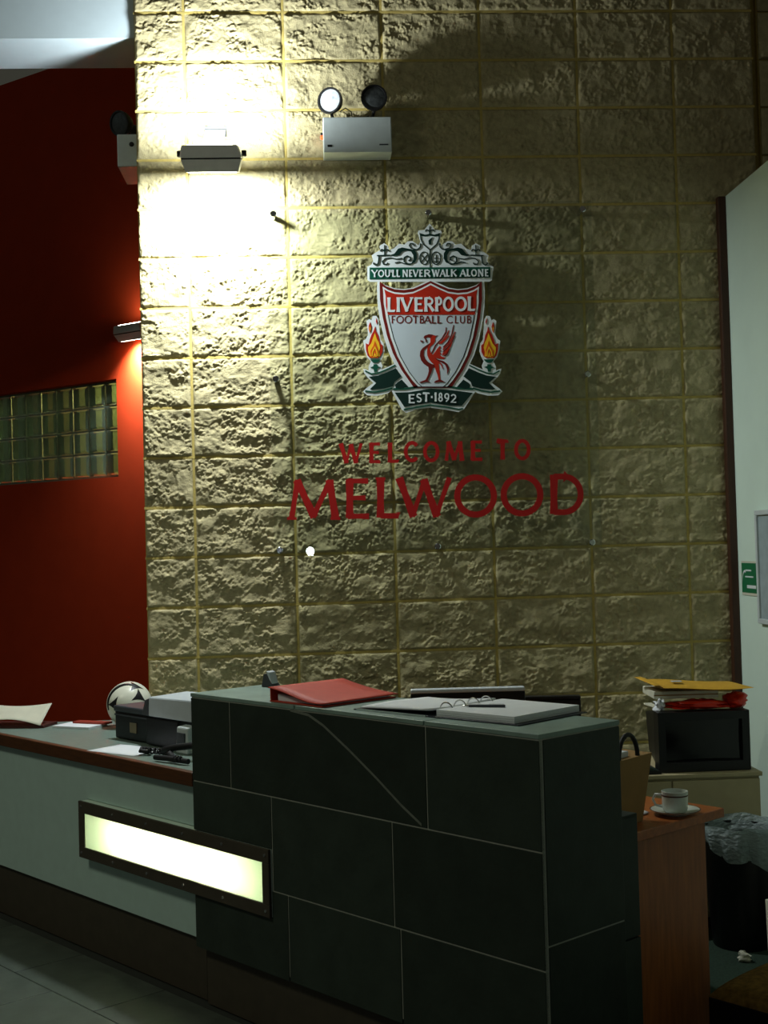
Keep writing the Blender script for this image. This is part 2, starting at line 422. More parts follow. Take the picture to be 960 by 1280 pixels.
for a, b in ((-CL, -1.0), (-1.0, -0.42), (-0.42, 0.0)):
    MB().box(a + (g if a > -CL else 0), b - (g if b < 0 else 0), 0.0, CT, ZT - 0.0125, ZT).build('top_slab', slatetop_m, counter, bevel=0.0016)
# lower slate return beside the end face
MB().box(-0.32, -0.03, CT + 0.004, 0.412, 0.0, 0.785).build('core', grout_m, counter)
for z1, z0 in ((0.795, 0.459), (0.459, 0.0)):
    tile_box(-0.028, -0.016, CT + 0.003, 0.418, z0 + g, z1 - g)
tile_box(-0.33, -0.016, CT + 0.003, 0.418, 0.786, 0.796)
# quartz vein across the long upper tile
pv = [(-1.02, 1.046), (-0.93, 1.038), (-0.86, 1.012), (-0.74, 0.948), (-0.62, 0.878), (-0.52, 0.815), (-0.44, 0.772)]
vm = MB()
for (a, za), (b_, zb) in zip(pv[:-1], pv[1:]):
    vm.add([(a, -0.0006, za - .004), (b_, -0.0006, zb - .004), (b_, -0.0006, zb + .004), (a, -0.0006, za + .004), (a, 0.003, za - .004), (b_, 0.003, zb - .004), (b_, 0.003, zb + .004), (a, 0.003, za + .004)],
           [(0, 1, 2, 3), (7, 6, 5, 4), (3, 2, 6, 7), (0, 4, 5, 1)])
vm.build('quartz_vein', vein_m, counter)

desk = thing('reception_desk', 'low white-fronted reception desk with grey top and dark wooden edge', 'desk', (NX, NY, 0), UANG)
def loc_sv(x, y):
    dx, dy = x - NX, y - NY
    return (dx * UX + dy * UY, -dx * UY + dy * UX)
top_poly = [(-CL - 0.002, 0.03), (-CL - 0.002, 0.62), loc_sv(0.42, -0.06), loc_sv(-0.29, -0.06), loc_sv(-0.29, 0.15), (-3.6, 0.15), (-3.9, 0.03)]
top_poly = [(-CL - 0.002, 0.028), (-CL - 0.002, 0.62), loc_sv(0.30, -0.05), loc_sv(-0.25, -0.05), loc_sv(-0.25, 0.14), loc_sv(-1.10, 0.14), (-3.50, 0.028)]
MB().prism(top_poly, ZD - 0.045, ZD).build('desktop', desk_top_m, desk)
MB().box(-3.5, -CL - 0.002, 0.0, 0.027, ZD - 0.048, ZD + 0.001).build('edge_strip', edge_m, desk, bevel=0.003)
MB().box(-3.5, -CL - 0.004, 0.03, 0.05, 0.213, 0.377).box(-3.5, -CL - 0.004, 0.03, 0.05, 0.596, ZD - 0.046).box(-3.5, -2.357, 0.03, 0.05, 0.377, 0.596).build('front_panel', desk_white_m, desk)
MB().box(-3.5, -CL - 0.004, 0.045, 0.06, 0.0, 0.2128).build('plinth', plinth_m, desk)
MB().box(-3.48, -3.46, 0.06, 0.12, 0.0, ZD - 0.046).build('side_panel', desk_white_m, desk)
MB().box(-2.9, -2.88, 0.062, 0.5, 0.0, ZD - 0.046).build('side_panel', desk_white_m, desk)

# light box set across desk front and slate
lb = thing('light_box', 'long lit light box in dark metal frame set across desk front and slate', 'light box', (NX, NY, 0), UANG)
x0, x1, z0, z1 = -2.356, -1.138, 0.378, 0.595
fm = MB()
for a in ((x0, x1, z1 - 0.045, z1), (x0, x1, z0, z0 + 0.042), (x0, x0 + 0.04, z0 + 0.042, z1 - 0.045), (x1 - 0.036, x1, z0 + 0.042, z1 - 0.045)):
    fm.box(a[0], a[1], -0.012, -0.001, a[2], a[3])
fm.build('frame', plinth_m, lb, bevel=0.002)
for k in range(6):
    xx = x0 + 0.02 + (x1 - x0 - 0.04) * k / 5
    for zz in (z0 + 0.02, z1 - 0.02):
        MB().lathe([(0.0, -0.0), (0.005, 0.0), (0.006, -0.003), (0.006, -0.004)][::-1], 10, M=Matrix.Translation((xx, -0.0145, zz)) @ Matrix.Rotation(math.pi / 2, 4, 'X')).build('screw', steel_m, lb)
# lit tray behind an opal pane: the tube is shorter than the box
MB().box(x0 + 0.04, x1 - 0.036, -0.006, -0.003, z0 + 0.042, z1 - 0.045).build('diffuser', diffuser_m, lb)
tr = MB()
tr.box(x0 + 0.002, x1 - 0.002, 0.112, 0.116, z0 + 0.002, z1 - 0.002).box(x0 + 0.002, x0 + 0.006, -0.001, 0.112, z0 + 0.002, z1 - 0.002).box(x1 - 0.006, x1 - 0.002, -0.001, 0.112, z0 + 0.002, z1 - 0.002)
tr.box(x0 + 0.006, x1 - 0.006, -0.001, 0.112, z0 + 0.002, z0 + 0.006).box(x0 + 0.006, x1 - 0.006, -0.001, 0.112, z1 - 0.006, z1 - 0.002)
tr.build('tray', white_m, lb)
MB().tube([(x0 + 0.21, 0.05, 0.485), (x1 - 0.17, 0.05, 0.485)], 0.013, 12).build('fluorescent_tube', tube_m, lb)

# ------------------------------------------------------------------ floodlights
def floodlight(name, label, loc, rotz, p_down, p_up, bracket=True, dy=0.0, tilt=20, spread=math.pi):
    # local frame: x along the wall, -y out of the wall, z up; origin at the bottom of the body on the wall face
    t = thing(name, label, 'light', loc, rotz, 'floodlights')
    w, y0, y1 = 0.133, -0.365 + dy, -0.205 + dy
    B = MB()
    c = 0.02
    B.hexa([(-w, y0, 0.058), (w, y0, 0.058), (w, y1, 0.058), (-w, y1, 0.058)], [(-w + c * .4, y0 + c * .6, 0.112), (w - c, y0 + c * .6, 0.112), (w - c, y1 - c * .6, 0.112), (-w + c * .4, y1 - c * .6, 0.112)])
    B.build('housing', floodgrey_m, t, bevel=0.006)
    Fm = MB()
    a0, a1, b0, b1 = -w + 0.004, w - 0.004, y0 + 0.004, y1 - 0.004
    a0b, a1b, b0b, b1b = -w + 0.022, w - 0.02, y0 + 0.02, y1 - 0.02
    k = 0.012
    Fm.add([(a0b, b0b, 0), (a1b, b0b, 0), (a1b, b1b, 0), (a0b, b1b, 0), (a0, b0, 0.052), (a1, b0, 0.052), (a1, b1, 0.052), (a0, b1, 0.052),
            (a0b + k, b0b + k, 0), (a1b - k, b0b + k, 0), (a1b - k, b1b - k, 0), (a0b + k, b1b - k, 0)],
           [(4, 5, 6, 7), (0, 1, 5, 4), (1, 2, 6, 5), (2, 3, 7, 6), (3, 0, 4, 7), (0, 8, 9, 1), (1, 9, 10, 2), (2, 10, 11, 3), (3, 11, 8, 0)])
    Fm.build('front_frame', floodgrey_m, t)
    MB().box(-w + 0.006, w - 0.008, y0 + 0.006, y1 - 0.006, 0.0515, 0.0585).build('gasket', rubber_m, t)
    MB().box(a0b + k, a1b - k, b0b + k, b1b - k, -0.002, 0.004).build('glass', floodpane_m, t)
    MB().box(-w + 0.03, w - 0.04, y0 + 0.04, y1 - 0.035, 0.112, 0.1145).build('glass', floodpane_m, t)
    for sx in (-1, 1):
        MB().lathe([(0.0, 0.02), (0.012, 0.02), (0.014, 0.016), (0.014, 0.0)][::-1], 14, M=Matrix.Translation((sx * w - sx * 0.004, (y0 + y1) / 2, 0.078)) @ Matrix.Rotation(sx * math.pi / 2, 4, 'Y')).build('clamp_knob', rubber_m, t, smooth=40)
    if bracket:
        # sheet-metal hanger sloping from the wall plate down to the body
        Q = MB()
        pts = [(-0.015, 0.262), (-0.03, 0.268), (-0.235, 0.128), (-0.235, 0.112)]
        for (ya, za), (yb, zb) in zip(pts[:-1], pts[1:]):
            Q.add([(-0.046, ya, za), (0.046, ya, za), (0.046, yb, zb), (-0.046, yb, zb), (-0.046, ya + .004, za - .004), (0.046, ya + .004, za - .004), (0.046, yb + .004, zb - .004), (-0.046, yb + .004, zb - .004)],
                  [(3, 2, 1, 0), (4, 5, 6, 7), (0, 1, 5, 4), (2, 3, 7, 6), (1, 2, 6, 5), (3, 0, 4, 7)])
        MB().box(-0.05, 0.05, -0.022, -0.011, 0.24, 0.285).build('hanger_plate', darkgrey_m, t)
        Q.build('hanger_bracket', lgrey_m, t)
        MB().lathe([(0.0, 0.008), (0.008, 0.007), (0.011, 0.0)][::-1], 12, M=Matrix.Translation((-0.01, -0.243, 0.117)) @ Matrix.Rotation(math.pi / 2, 4, 'X')).build('bolt', chrome_m, t, smooth=40)
    else:
        MB().box(-0.03, 0.03, -0.24 + dy, -0.002, 0.112, 0.125).build('hanger_bracket', lgrey_m, t)
    # the whole head leans so that its glass looks down and back at the wall
    yc = (y0 + y1) / 2
    Mt = Matrix.Translation((0, yc, 0.055)) @ Matrix.Rotation(math.radians(15), 4, 'X') @ Matrix.Translation((0, -yc, -0.055))
    for ch in list(t.children):
        if ch.type == 'MESH' and not ch.name.startswith(('hanger', 'bolt')): ch.matrix_local = Mt
    for nm, z, sgn, pw, yy in (('down_beam', -0.012, 1, p_down, -0.268 + dy), ('up_beam', 0.130, -1, p_up, -0.265 + dy)):
        l = bpy.data.lights.new(nm, 'AREA'); l.shape = 'RECTANGLE'; l.size = 0.17; l.size_y = 0.05; l.energy = pw; l.color = LIGHT_COL; l.spread = spread
        lo = bpy.data.objects.new(nm, l); COL.objects.link(lo); lo.parent = t
        lo.location = (0, yy, z)
        lo.rotation_euler = (math.radians(tilt), 0, 0) if sgn == 1 else (math.pi - math.radians(8), 0, 0)
        lo.visible_camera = True
    return t
floodlight('floodlight', 'lit grey floodlight on a bracket high on the block wall', (0.135, 0.0, 3.185), 0.0, POWER_DOWN, POWER_UP)
sR = -0.075
floodlight('floodlight', 'small grey floodlight on the red wall above the glass block window', (RWX - 0.791 * sR, RWY + 0.612 * sR, 3.035), RANG, POWER_RED, 0.25, bracket=False, dy=0.165, tilt=34, spread=2.0)

# ------------------------------------------------------------------ emergency lights
def lamp_head(t, c, aim, lens, stem):
    c = Vector(c); d = Vector(aim).normalized()
    M = Matrix.Translation(c) @ d.to_track_quat('Z', 'Y').to_matrix().to_4x4()
    h = MB().lathe([(0.0, -0.055), (0.02, -0.053), (0.04, -0.04), (0.054, -0.012), (0.059, 0.006), (0.059, 0.016), (0.051, 0.016), (0.049, 0.008)], 26, M=M).build('lamp_head', black_m, t, smooth=35)
    MB().lathe([(0.0505, 0.010), (0.035, 0.013), (0.0, 0.015)], 26, M=M).build('lens', lens, h, smooth=60)
    MB().tube([c - d * 0.03, Vector((c.x, c.y + 0.005, c.z - 0.05)), stem], 0.008, 8).build('stem', black_m, t)
em = thing('emergency_light', 'twin-lamp emergency light with pale grey box above the crest', 'emergency light', (0.77, 0, 3.31), 0.0, 'emergency lights')
MB().box(-0.15, 0.156, -0.135, -0.012, 0.0, 0.16).build('battery_box', midgrey_m, em, bevel=0.004)
MB().box(-0.145, 0.15, -0.012, -0.002, 0.01, 0.16).build('back_plate', darkgrey_m, em)
MB().box(-0.132, -0.112, -0.1365, -0.135, 0.025, 0.035).build('badge', black_m, em)
MB().box(0.10, 0.14, -0.1362, -0.135, 0.031, 0.037).build('badge', darkgrey_m, em)
MB().lathe([(0.0, 0.012), (0.006, 0.011), (0.009, 0.006), (0.009, 0.0)][::-1], 12, M=Matrix.Translation((-0.15, -0.06, 0.092)) @ Matrix.Rotation(-math.pi / 2, 4, 'Y')).build('indicator', led_m, em, smooth=50)
MB().box(-0.16, -0.15, -0.066, -0.050, 0.104, 0.112).build('switch', black_m, em)
lamp_head(em, (-0.112, -0.125, 0.235), (-0.5, -1, -0.05), lens_m, (-0.10, -0.06, 0.166))
lamp_head(em, (0.083, -0.125, 0.245), (-0.12, -1, 0.06), darklens_m, (0.07, -0.06, 0.166))
MB().tube([(-0.07, -0.06, 0.21), (-0.045, -0.07, 0.222), (-0.02, -0.07, 0.205), (-0.012, -0.065, 0.165)], 0.003, 6).tube([(-0.05, -0.05, 0.166), (-0.02, -0.05, 0.176), (0.03, -0.05, 0.178), (0.06, -0.055, 0.19)], 0.003, 6).build('cable', rubber_m, em)
em2 = thing('emergency_light', 'emergency light on the end of the block wall, half hidden, one lamp showing', 'emergency light', (-0.225, 0.33, 3.352), 0.0, 'emergency lights')
MB().box(-0.112, -0.004, -0.15, 0.15, 0.0, 0.152).build('battery_box', midgrey_m, em2, bevel=0.004)
MB().lathe([(0.0, 0.006), (0.010, 0.005), (0.012, 0.0)][::-1], 14, M=Matrix.Translation((-0.045, -0.150, 0.104)) @ Matrix.Rotation(math.pi / 2, 4, 'X')).build('button', black_m, em2)
lamp_head(em2, (-0.10, -0.09, 0.222), (-0.75, -1, -0.25), darklens_m, (-0.06, -0.06, 0.155))
lamp_head(em2, (-0.07, 0.10, 0.222), (-1, -0.2, -0.1), darklens_m, (-0.06, 0.08, 0.155))

# ------------------------------------------------------------------ welcome sign: acrylic panel, crest, lettering
sign = thing('welcome_sign', 'clear acrylic welcome sign with football crest and red lettering on block wall', 'sign', (1.085, 0, 1.52), 0.0)
SX, SZ = 1.085, 1.52
MB().box(0.355 - SX, 1.832 - SX, -0.078, -0.070, 1.517 - SZ, 3.096 - SZ).build('panel', acrylic_m, sign)
so = None
for xx, zz in ((0.388, 3.053), (1.086, 3.049), (1.791, 3.056), (0.381, 2.309), (1.790, 2.303), (0.379, 1.543), (1.086, 1.541), (1.786, 1.540)):
    M = Matrix.Rotation(math.pi / 2, 4, 'X')
    if so is None:
        so = MB().lathe([(0.0, 0.088), (0.011, 0.088), (0.0145, 0.085), (0.0145, 0.0785), (0.0125, 0.078), (0.0125, 0.0)][::-1], 16, M=M).build('standoff', chrome_m, sign, smooth=35); o = so
    else:
        o = share(so, sign)
    o.location = (xx - SX, 0, zz - SZ)
# tracing sheet -> metres on the sign plane
def tr_(x, y):
    a = (x - 540) / 200; b = (y - 470) / 200
    X = 1.081446 + 0.722484 * a - 0.020516 * b + 0.005042 * a * a - 0.002612 * a * b
    Z = 2.307947 - 0.014395 * a - 0.722047 * b - 0.000101 * a * a - 0.004988 * a * b + 0.002466 * b * b
    return (X - SX, Z - SZ)
class Flat(MB):
    """flat cut-outs lying in the sign plane; y0 back, y1 front (towards the room, negative)"""
    def __init__(self, y0, y1):
        super().__init__(); self.y0 = y0; self.y1 = y1; self.base = y1; self.n = 0
    def step(self):
        self.n += 1; self.y1 = self.base - 0.00004 * self.n
    def poly(self, pts, mi=0, keep=False):
        if not keep: self.step()
        q = [tr_(*p) for p in pts]
        a = sum(q[i][0] * q[(i + 1) % len(q)][1] - q[(i + 1) % len(q)][0] * q[i][1] for i in range(len(q)))
        if a < 0: q = q[::-1]
        n = len(q)
        self.add([(x, self.y1, z) for x, z in q] + [(x, self.y0, z) for x, z in q], [tuple(range(n))] + [(i, n + i, n + (i + 1) % n, (i + 1) % n) for i in range(n)], mi)
    def stroke(self, pts, w, mi=0, closed=False):
        self.step()
        pts = [Vector(p) for p in pts]
        n = len(pts); ws = w if isinstance(w, (list, tuple)) else [w] * n
        L = []; Rr = []
        for i in range(n):
            if closed: a, b_ = pts[i - 1], pts[(i + 1) % n]
            else: a, b_ = pts[max(i - 1, 0)], pts[min(i + 1, n - 1)]
            t = (b_ - a)
            if t.length < 1e-9: t = Vector((1, 0))
            t.normalize(); nn = Vector((-t.y, t.x)); k = 1.0
            if 0 < i < n - 1 or closed:
                t1 = (pts[i] - pts[i - 1]).normalized()
                c = abs(t1.dot(t)); k = 1 / max(c, 0.5)
            L.append(pts[i] + nn * ws[i] * 0.5 * k); Rr.append(pts[i] - nn * ws[i] * 0.5 * k)
        for i in range(n if closed else n - 1):
            j = (i + 1) % n
            self.poly([L[i], L[j], Rr[j], Rr[i]], mi, True)
def ell(cx, cy, rx, ry, a0=0, a1=360, n=28):
    return [(cx + rx * math.cos(math.radians(a0 + (a1 - a0) * i / n)), cy - ry * math.sin(math.radians(a0 + (a1 - a0) * i / n))) for i in range(n + 1)]

# glyphs drawn on a unit square (y up): strokes with a weight, then serif points
def arc(cx, cy, rx, ry, a0, a1, n=18):
    return [(cx + rx * math.cos(math.radians(a0 + (a1 - a0) * i / n)), cy + ry * math.sin(math.radians(a0 + (a1 - a0) * i / n))) for i in range(n + 1)]
GL = {
 'A': ([([(0, 0), (.5, 1)], .7), ([(.5, 1), (1, 0)], 1.15), ([(.2, .34), (.8, .34)], .6)], [(0, 0), (1, 0)]),
 'B': ([([(.1, 0), (.1, 1)], 1.1), ([(.1, 1), (.5, 1)] + arc(.5, .76, .4, .24, 90, -90, 10) + [(.1, .52)], .85), ([(.1, .52), (.55, .52)] + arc(.55, .26, .45, .26, 90, -90, 10) + [(.1, 0)], .85)], []),
 'C': ([(arc(.55, .5, .55, .5, 42, 318, 22), 1.0)], []),
 'D': ([([(.08, 0), (.08, 1)], 1.15), ([(.08, 1), (.42, 1)] + arc(.42, .5, .58, .5, 90, -90, 18) + [(.08, 0)], .95)], []),
 'E': ([([(.1, 0), (.1, 1)], 1.15), ([(.1, 1), (.95, 1)], .8), ([(.1, .52), (.82, .52)], .75), ([(.1, 0), (1, 0)], .85)], []),
 'F': ([([(.1, 0), (.1, 1)], 1.15), ([(.1, 1), (1, 1)], .8), ([(.1, .5), (.82, .5)], .75)], [(.1, 0)]),
 'I': ([([(.5, 0), (.5, 1)], 1.2)], [(.5, 0), (.5, 1)]),
 'K': ([([(.1, 0), (.1, 1)], 1.15), ([(.95, 1), (.12, .48)], .7), ([(.36, .6), (1, 0)], 1.1)], [(.1, 0), (.1, 1)]),
 'L': ([([(.12, 0), (.12, 1)], 1.15), ([(.12, 0), (1, 0), (1, .10)], .9)], [(.12, 1)]),
 'M': ([([(.0, 0), (.13, 1)], .85), ([(.13, 1), (.5, .04)], 1.15), ([(.5, .04), (.87, 1)], .85), ([(.87, 1), (1, 0)], 1.15)], [(0, 0), (1, 0)]),
 'N': ([([(.08, 0), (.08, 1)], .8), ([(.08, 1), (.92, 0)], 1.15), ([(.92, 0), (.92, 1)], .8)], [(.08, 0), (.92, 1)]),
 'O': ([(arc(.5, .5, .5, .5, 0, 360, 30), 1.0)], []),
 'P': ([([(.12, 0), (.12, 1)], 1.15), ([(.12, 1), (.5, 1)] + arc(.5, .74, .5, .27, 90, -90, 12) + [(.12, .47)], .85)], [(.12, 0)]),
 'R': ([([(.12, 0), (.12, 1)], 1.15), ([(.12, 1), (.5, 1)] + arc(.5, .75, .4, .25, 90, -90, 12) + [(.12, .5)], .85), ([(.45, .5), (1, 0)], 1.1)], [(.12, 0)]),
 'S': ([(arc(.5, .75, .42, .25, 30, 200, 12) + arc(.5, .26, .46, .26, 120, 90, 3)[-1:] + arc(.5, .25, .45, .25, 70, -150, 14), .95)], []),
 'T': ([([(.5, 0), (.5, 1)], 1.15), ([(0, .9), (0.02, 1), (.98, 1), (1, .9)], .8)], [(.5, 0)]),
 'U': ([([(.08, 1), (.08, .4)] + arc(.5, .36, .42, .36, 180, 360, 14) + [(.92, 1)], .95)], [(.08, 1), (.92, 1)]),
 'V': ([([(0, 1), (.5, 0)], 1.15), ([(.5, 0), (1, 1)], .7)], [(0, 1), (1, 1)]),
 'W': ([([(0, 1), (.27, 0)], 1.15), ([(.27, 0), (.5, .95)], .75), ([(.5, .95), (.75, 0)], 1.15), ([(.75, 0), (1, 1)], .75)], [(0, 1), (1, 1)]),
 'Y': ([([(0, 1), (.5, .48)], 1.1), ([(1, 1), (.5, .48)], .7), ([(.5, .5), (.5, 0)], 1.1)], [(0, 1), (1, 1), (.5, 0)]),
 "'": ([([(.5, 1), (.4, .72)], .8)], []),
 '.': ([([(.2, .5), (.8, .5)], 1.4)], []),
 '1': ([([(.5, 0), (.5, 1)], 1.15), ([(.1, .82), (.5, 1)], .6)], [(.5, 0)]),
 '8': ([(arc(.5, .74, .36, .26, 0, 360, 18), .85), (arc(.5, .25, .48, .25, 0, 360, 18), .9)], []),
 '9': ([(arc(.5, .7, .46, .3, 0, 360, 18), .9), ([(.95, .7), (.85, .3), (.3, 0)], .85)], []),
 '2': ([(arc(.45, .72, .42, .28, 160, -30, 14) + [(.05, .03), (1, .03)], .9)], []),
}
def glyph(F, ch, x0, x1, yt, yb, t, serif=0.0, mi=0, slope=0.0):
    """draw ch in the box x0..x1, top yt, baseline yb (sheet units); t = stroke weight"""
    st, sp = GL[ch]
    def mp(p):
        x = x0 + t * .5 + p[0] * (x1 - x0 - t); y = yb - t * .42 - p[1] * (yb - yt - t * .84)
        return (x, y + slope * (x - x0))
    for pts, k in st:
        q = [mp(p) for p in pts]
        closed = ch in 'O89' and len(q) > 12 and (Vector(q[0]) - Vector(q[-1])).length < 1e-6
        if closed: q = q[:-1]
        if len(q) == 2:
            d = (Vector(q[1]) - Vector(q[0])).normalized() * t * .3
            q = [tuple(Vector(q[0]) - d), tuple(Vector(q[0]) * .6 + Vector(q[1]) * .4), tuple(Vector(q[1]) + d)]
            F.stroke(q, [t * k * 1.16, t * k * .94, t * k * 1.16], mi)
        else:
            F.stroke(q, t * k, mi, closed)
    if serif:
        for p in sp:
            x, y = mp(p)
            y += t * .25 if p[1] < .5 else -t * .25
            F.stroke([(x - t * serif, y), (x + t * serif, y)], t * .45, mi)

# lettering: each letter a cut vinyl piece on the panel
YB, YF = -0.0782, -0.0798
for ch, x0, x1, yt, yb in (('W', 424, 453.5, 553.5, 579.5), ('E', 461, 476.5, 553, 579), ('L', 484, 499.5, 552.5, 578.5), ('C', 505, 524, 551.5, 577.5), ('O', 529, 549.5, 551.5, 577.5),
                           ('M', 556, 580, 551, 576.5), ('E', 588, 604, 550.5, 576), ('T', 620, 637, 549.5, 575), ('O', 643, 663.5, 549, 575)):
    F = Flat(YB, YF); glyph(F, ch, x0, x1, yt, yb, 4.6)
    F.build('letter', letter_m, sign)
for ch, x0, x1, yt, yb in (('M', 361, 423, 599, 649.5), ('E', 431, 463, 598, 648.5), ('L', 469, 501, 597, 648), ('W', 496, 565, 596, 647), ('O', 568, 621.5, 593.5, 646.5), ('O', 626, 679.5, 592, 645), ('D', 686, 730, 592.5, 643.5)):
    F = Flat(YB, YF); glyph(F, ch, x0, x1, yt, yb, 7.6, 0.8 if ch in 'MLE' else 0.0)
    F.build('letter', letter_m, sign)

# ---- crest
def cA(*p): return [(440 + x / 4.571, 260 + y / 4.571) for x, y in p]
def cB(*p): return [(450 + x / 5.486, 275 + y / 5.486) for x, y in p]
def cC(*p): return [(465 + x / 6.0, 345 + y / 6.0) for x, y in p]
def cD(*p): return [(500 + x / 10.667, 395 + y / 10.667) for x, y in p]
def cE(*p): return [(445 + x / 8.537, 380 + y / 8.537) for x, y in p]
def axis(y): return 537.3 + 0.0185 * (y - 290)
def mir(pts): return [(2 * axis(y) - x, y) for x, y in pts]
L0, L1, L2, L3 = -0.0782, -0.0815, -0.0830, -0.0845
Wt = Flat(L0, L1)
topw = cA((88, 335), (112, 322), (122, 300), (113, 270), (138, 252), (162, 240), (158, 215), (184, 200), (206, 215), (212, 240), (238, 232), (268, 203), (300, 208), (318, 190), (345, 188), (380, 212), (392, 190), (376, 140), (380, 128), (415, 124), (428, 106), (444, 88))
right = [(2 * axis(y) - x, y) for x, y in topw[:-1]][::-1]
bot = cA((800, 412), (786, 420), (104, 421), (88, 410))
Wt.poly(topw + right + bot)
shield_out = cA((146, 412), (143, 470), (148, 560), (160, 640), (185, 745), (215, 835), (258, 920), (305, 985), (345, 1035))
crv = cC((46, 34), (100, 68), (170, 92), (240, 98), (310, 86), (370, 58), (440, 26))
sw = crv[:-1] + [crv[-1]] + mir(crv[:-1])[::-1] + mir(shield_out) + shield_out[::-1]
Wt.poly(sw)
ribw = cE((78, 690), (110, 698), (165, 728), (235, 715), (330, 675), (425, 632), (500, 780), (560, 860), (600, 905), (480, 960), (395, 915), (340, 952), (230, 978), (120, 974), (74, 934), (110, 898), (186, 842), (125, 785), (88, 735))
Wt.poly(ribw); Wt.poly(mir(ribw))
torw = cE((78, 390), (104, 375), (128, 330), (128, 300), (112, 180), (140, 160), (165, 172), (180, 128), (215, 124), (240, 160), (250, 270), (262, 380), (292, 415), (304, 500), (284, 566), (262, 610), (284, 660), (262, 730), (135, 740), (135, 665), (160, 610), (118, 568), (92, 490))
Wt.poly(torw); Wt.poly(mir(torw))
scrw = cA((222, 1035), (248, 990), (300, 1000), (450, 994), (600, 1000), (680, 1000), (708, 1045), (640, 1150), (610, 1166), (540, 1152), (450, 1140), (370, 1150), (310, 1170), (285, 1152))
Wt.poly(scrw)
crest = Wt.build('crest', signwhite_m, sign)
crest['label'] = 'football club crest with shield, bird, torches and ribbons'
# banner
F = Flat(L1, L2); F.poly(cB((66, 326), (894, 322), (894, 394), (66, 405))); F.build('banner', crestgreen_m, crest)
F = Flat(L2, L3)
bx = [("Y", 78, 122), ("O", 124, 166), ("U", 170, 208), ("'", 208, 220), ("L", 220, 246), ("L", 250, 276), ("N", 290, 330), ("E", 336, 360), ("V", 362, 402), ("E", 406, 432), ("R", 438, 484), ("W", 494, 546), ("A", 546, 588), ("L", 590, 616), ("K", 622, 664), ("A", 684, 728), ("L", 732, 758), ("O", 762, 802), ("N", 808, 848), ("E", 856, 882)]
for ch, a, b_ in bx:
    k = (a - 78) / 800 * -5
    (xa, yt), (xb, yb) = cB((a, 342 + k), (b_, 392 + k))
    glyph(F, ch, xa, xb, yt, yb, 1.55, 0.7)
F.build('banner_lettering', signwhite_m, crest)
# scrollwork of the gate
F = Flat(L1, L2)
def both(fn, pts, *a):
    fn(pts, *a); fn(mir(pts), *a)
k = 5.486
F.poly(cB((408, 88), (446, 100), (479, 94), (512, 100), (548, 88), (545, 108), (512, 112), (479, 106), (446, 112), (412, 108)))
both(F.stroke, cB((414, 96), (418, 130), (434, 165), (479, 203)), 7 / k)
F.stroke(cB((478, 42), (478, 98)), [5 / k, 9 / k]); F.stroke(cB((448, 78), (454, 66), (466, 68), (478, 82), (490, 68), (502, 66), (508, 78)), 6 / k)
F.poly(cB((472, 165), (470, 140), (482, 128), (498, 118), (488, 145), (490, 162), (480, 170)))
F.stroke(cB((480, 200), (481, 322)), 7 / k)
for cx in (440, 522):
    F.stroke([cB(p)[0] for p in [(cx + 31 * math.cos(i * .35), 261 + 43 * math.sin(i * .35)) for i in range(18)]], 6 / k, 0, True)
F.stroke(cB((420, 238), (460, 288)), 5 / k); F.stroke(cB((460, 238), (420, 288)), 5 / k)
F.stroke(cB((522, 236), (522, 292)), 5 / k); F.stroke(cB((508, 262), (538, 262)), 5 / k); F.stroke(cB((506, 280), (522, 292), (538, 280)), 5 / k)
both(F.poly, cB((205, 240), (236, 230), (262, 196), (290, 188), (330, 196), (372, 202), (388, 228), (391, 262), (376, 290), (348, 303), (366, 272), (366, 240), (350, 214), (318, 208), (292, 214), (268, 240), (232, 247)))
both(F.stroke, cB((352, 300), (322, 300), (302, 282), (304, 256), (324, 246), (344, 256), (346, 272), (332, 278)), 8 / k)
both(F.stroke, cB((376, 205), (400, 198), (414, 182), (414, 160)), 7 / k)
both(F.stroke, cB((372, 178), (362, 160), (344, 160), (338, 174), (350, 192), (380, 200)), 6 / k)
both(F.stroke, cB((240, 294), (270, 286), (300, 298), (345, 304)), 7 / k)
both(F.stroke, cB((290, 262), (250, 268), (210, 258), (172, 264), (152, 284), (160, 302), (182, 304), (190, 292)), 6 / k)
both(F.stroke, cB((168, 172), (168, 240)), 6 / k)
both(F.stroke, cB((138, 214), (144, 202), (156, 202), (168, 216), (180, 202), (192, 202), (198, 214)), 6 / k)
both(F.stroke, cB((116, 243), (206, 240)), 7 / k)
both(F.stroke, cB((130, 243), (128, 275), (122, 300), (106, 309), (92, 300), (94, 290)), 7 / k)
F.build('scrollwork', crestdark_m, crest)
# shield
F = Flat(L1, L2)
b_top = cC((60, 40), (100, 74), (170, 99), (240, 105), (310, 95), (370, 70), (440, 37))
b_side = cA((158, 430), (160, 520), (175, 620), (199, 725), (234, 830), (283, 925), (325, 985), (355, 1028))
F.poly(b_top + mir(b_top[:-1])[::-1] + mir(b_side) + b_side[::-1])
F.build('shield_border', crestmaroon_m, crest)
F = Flat(L2, L2 - 0.0008)
i_top = cC((79, 78), (120, 104), (170, 122), (240, 128), (310, 118), (370, 92), (440, 54))
i_side = cA((178, 470), (181, 540), (195, 630), (221, 740), (259, 845), (306, 930), (345, 985), (378, 1020))
F.poly(i_top + mir(i_top[:-1])[::-1] + mir(i_side) + i_side[::-1])
F.build('shield_line', signwhite_m, crest)
F = Flat(L2 - 0.0008, L2 - 0.0014)
j_top = cC((92, 100), (125, 118), (170, 134), (240, 140), (310, 130), (370, 104), (440, 68))
j_side = cA((192, 500), (194, 560), (205, 610))
F.poly(j_top + mir(j_top[:-1])[::-1] + mir(j_side) + j_side[::-1])
F.build('shield_top', crestred_m, crest)
F = Flat(L2 - 0.0008, L2 - 0.0013)
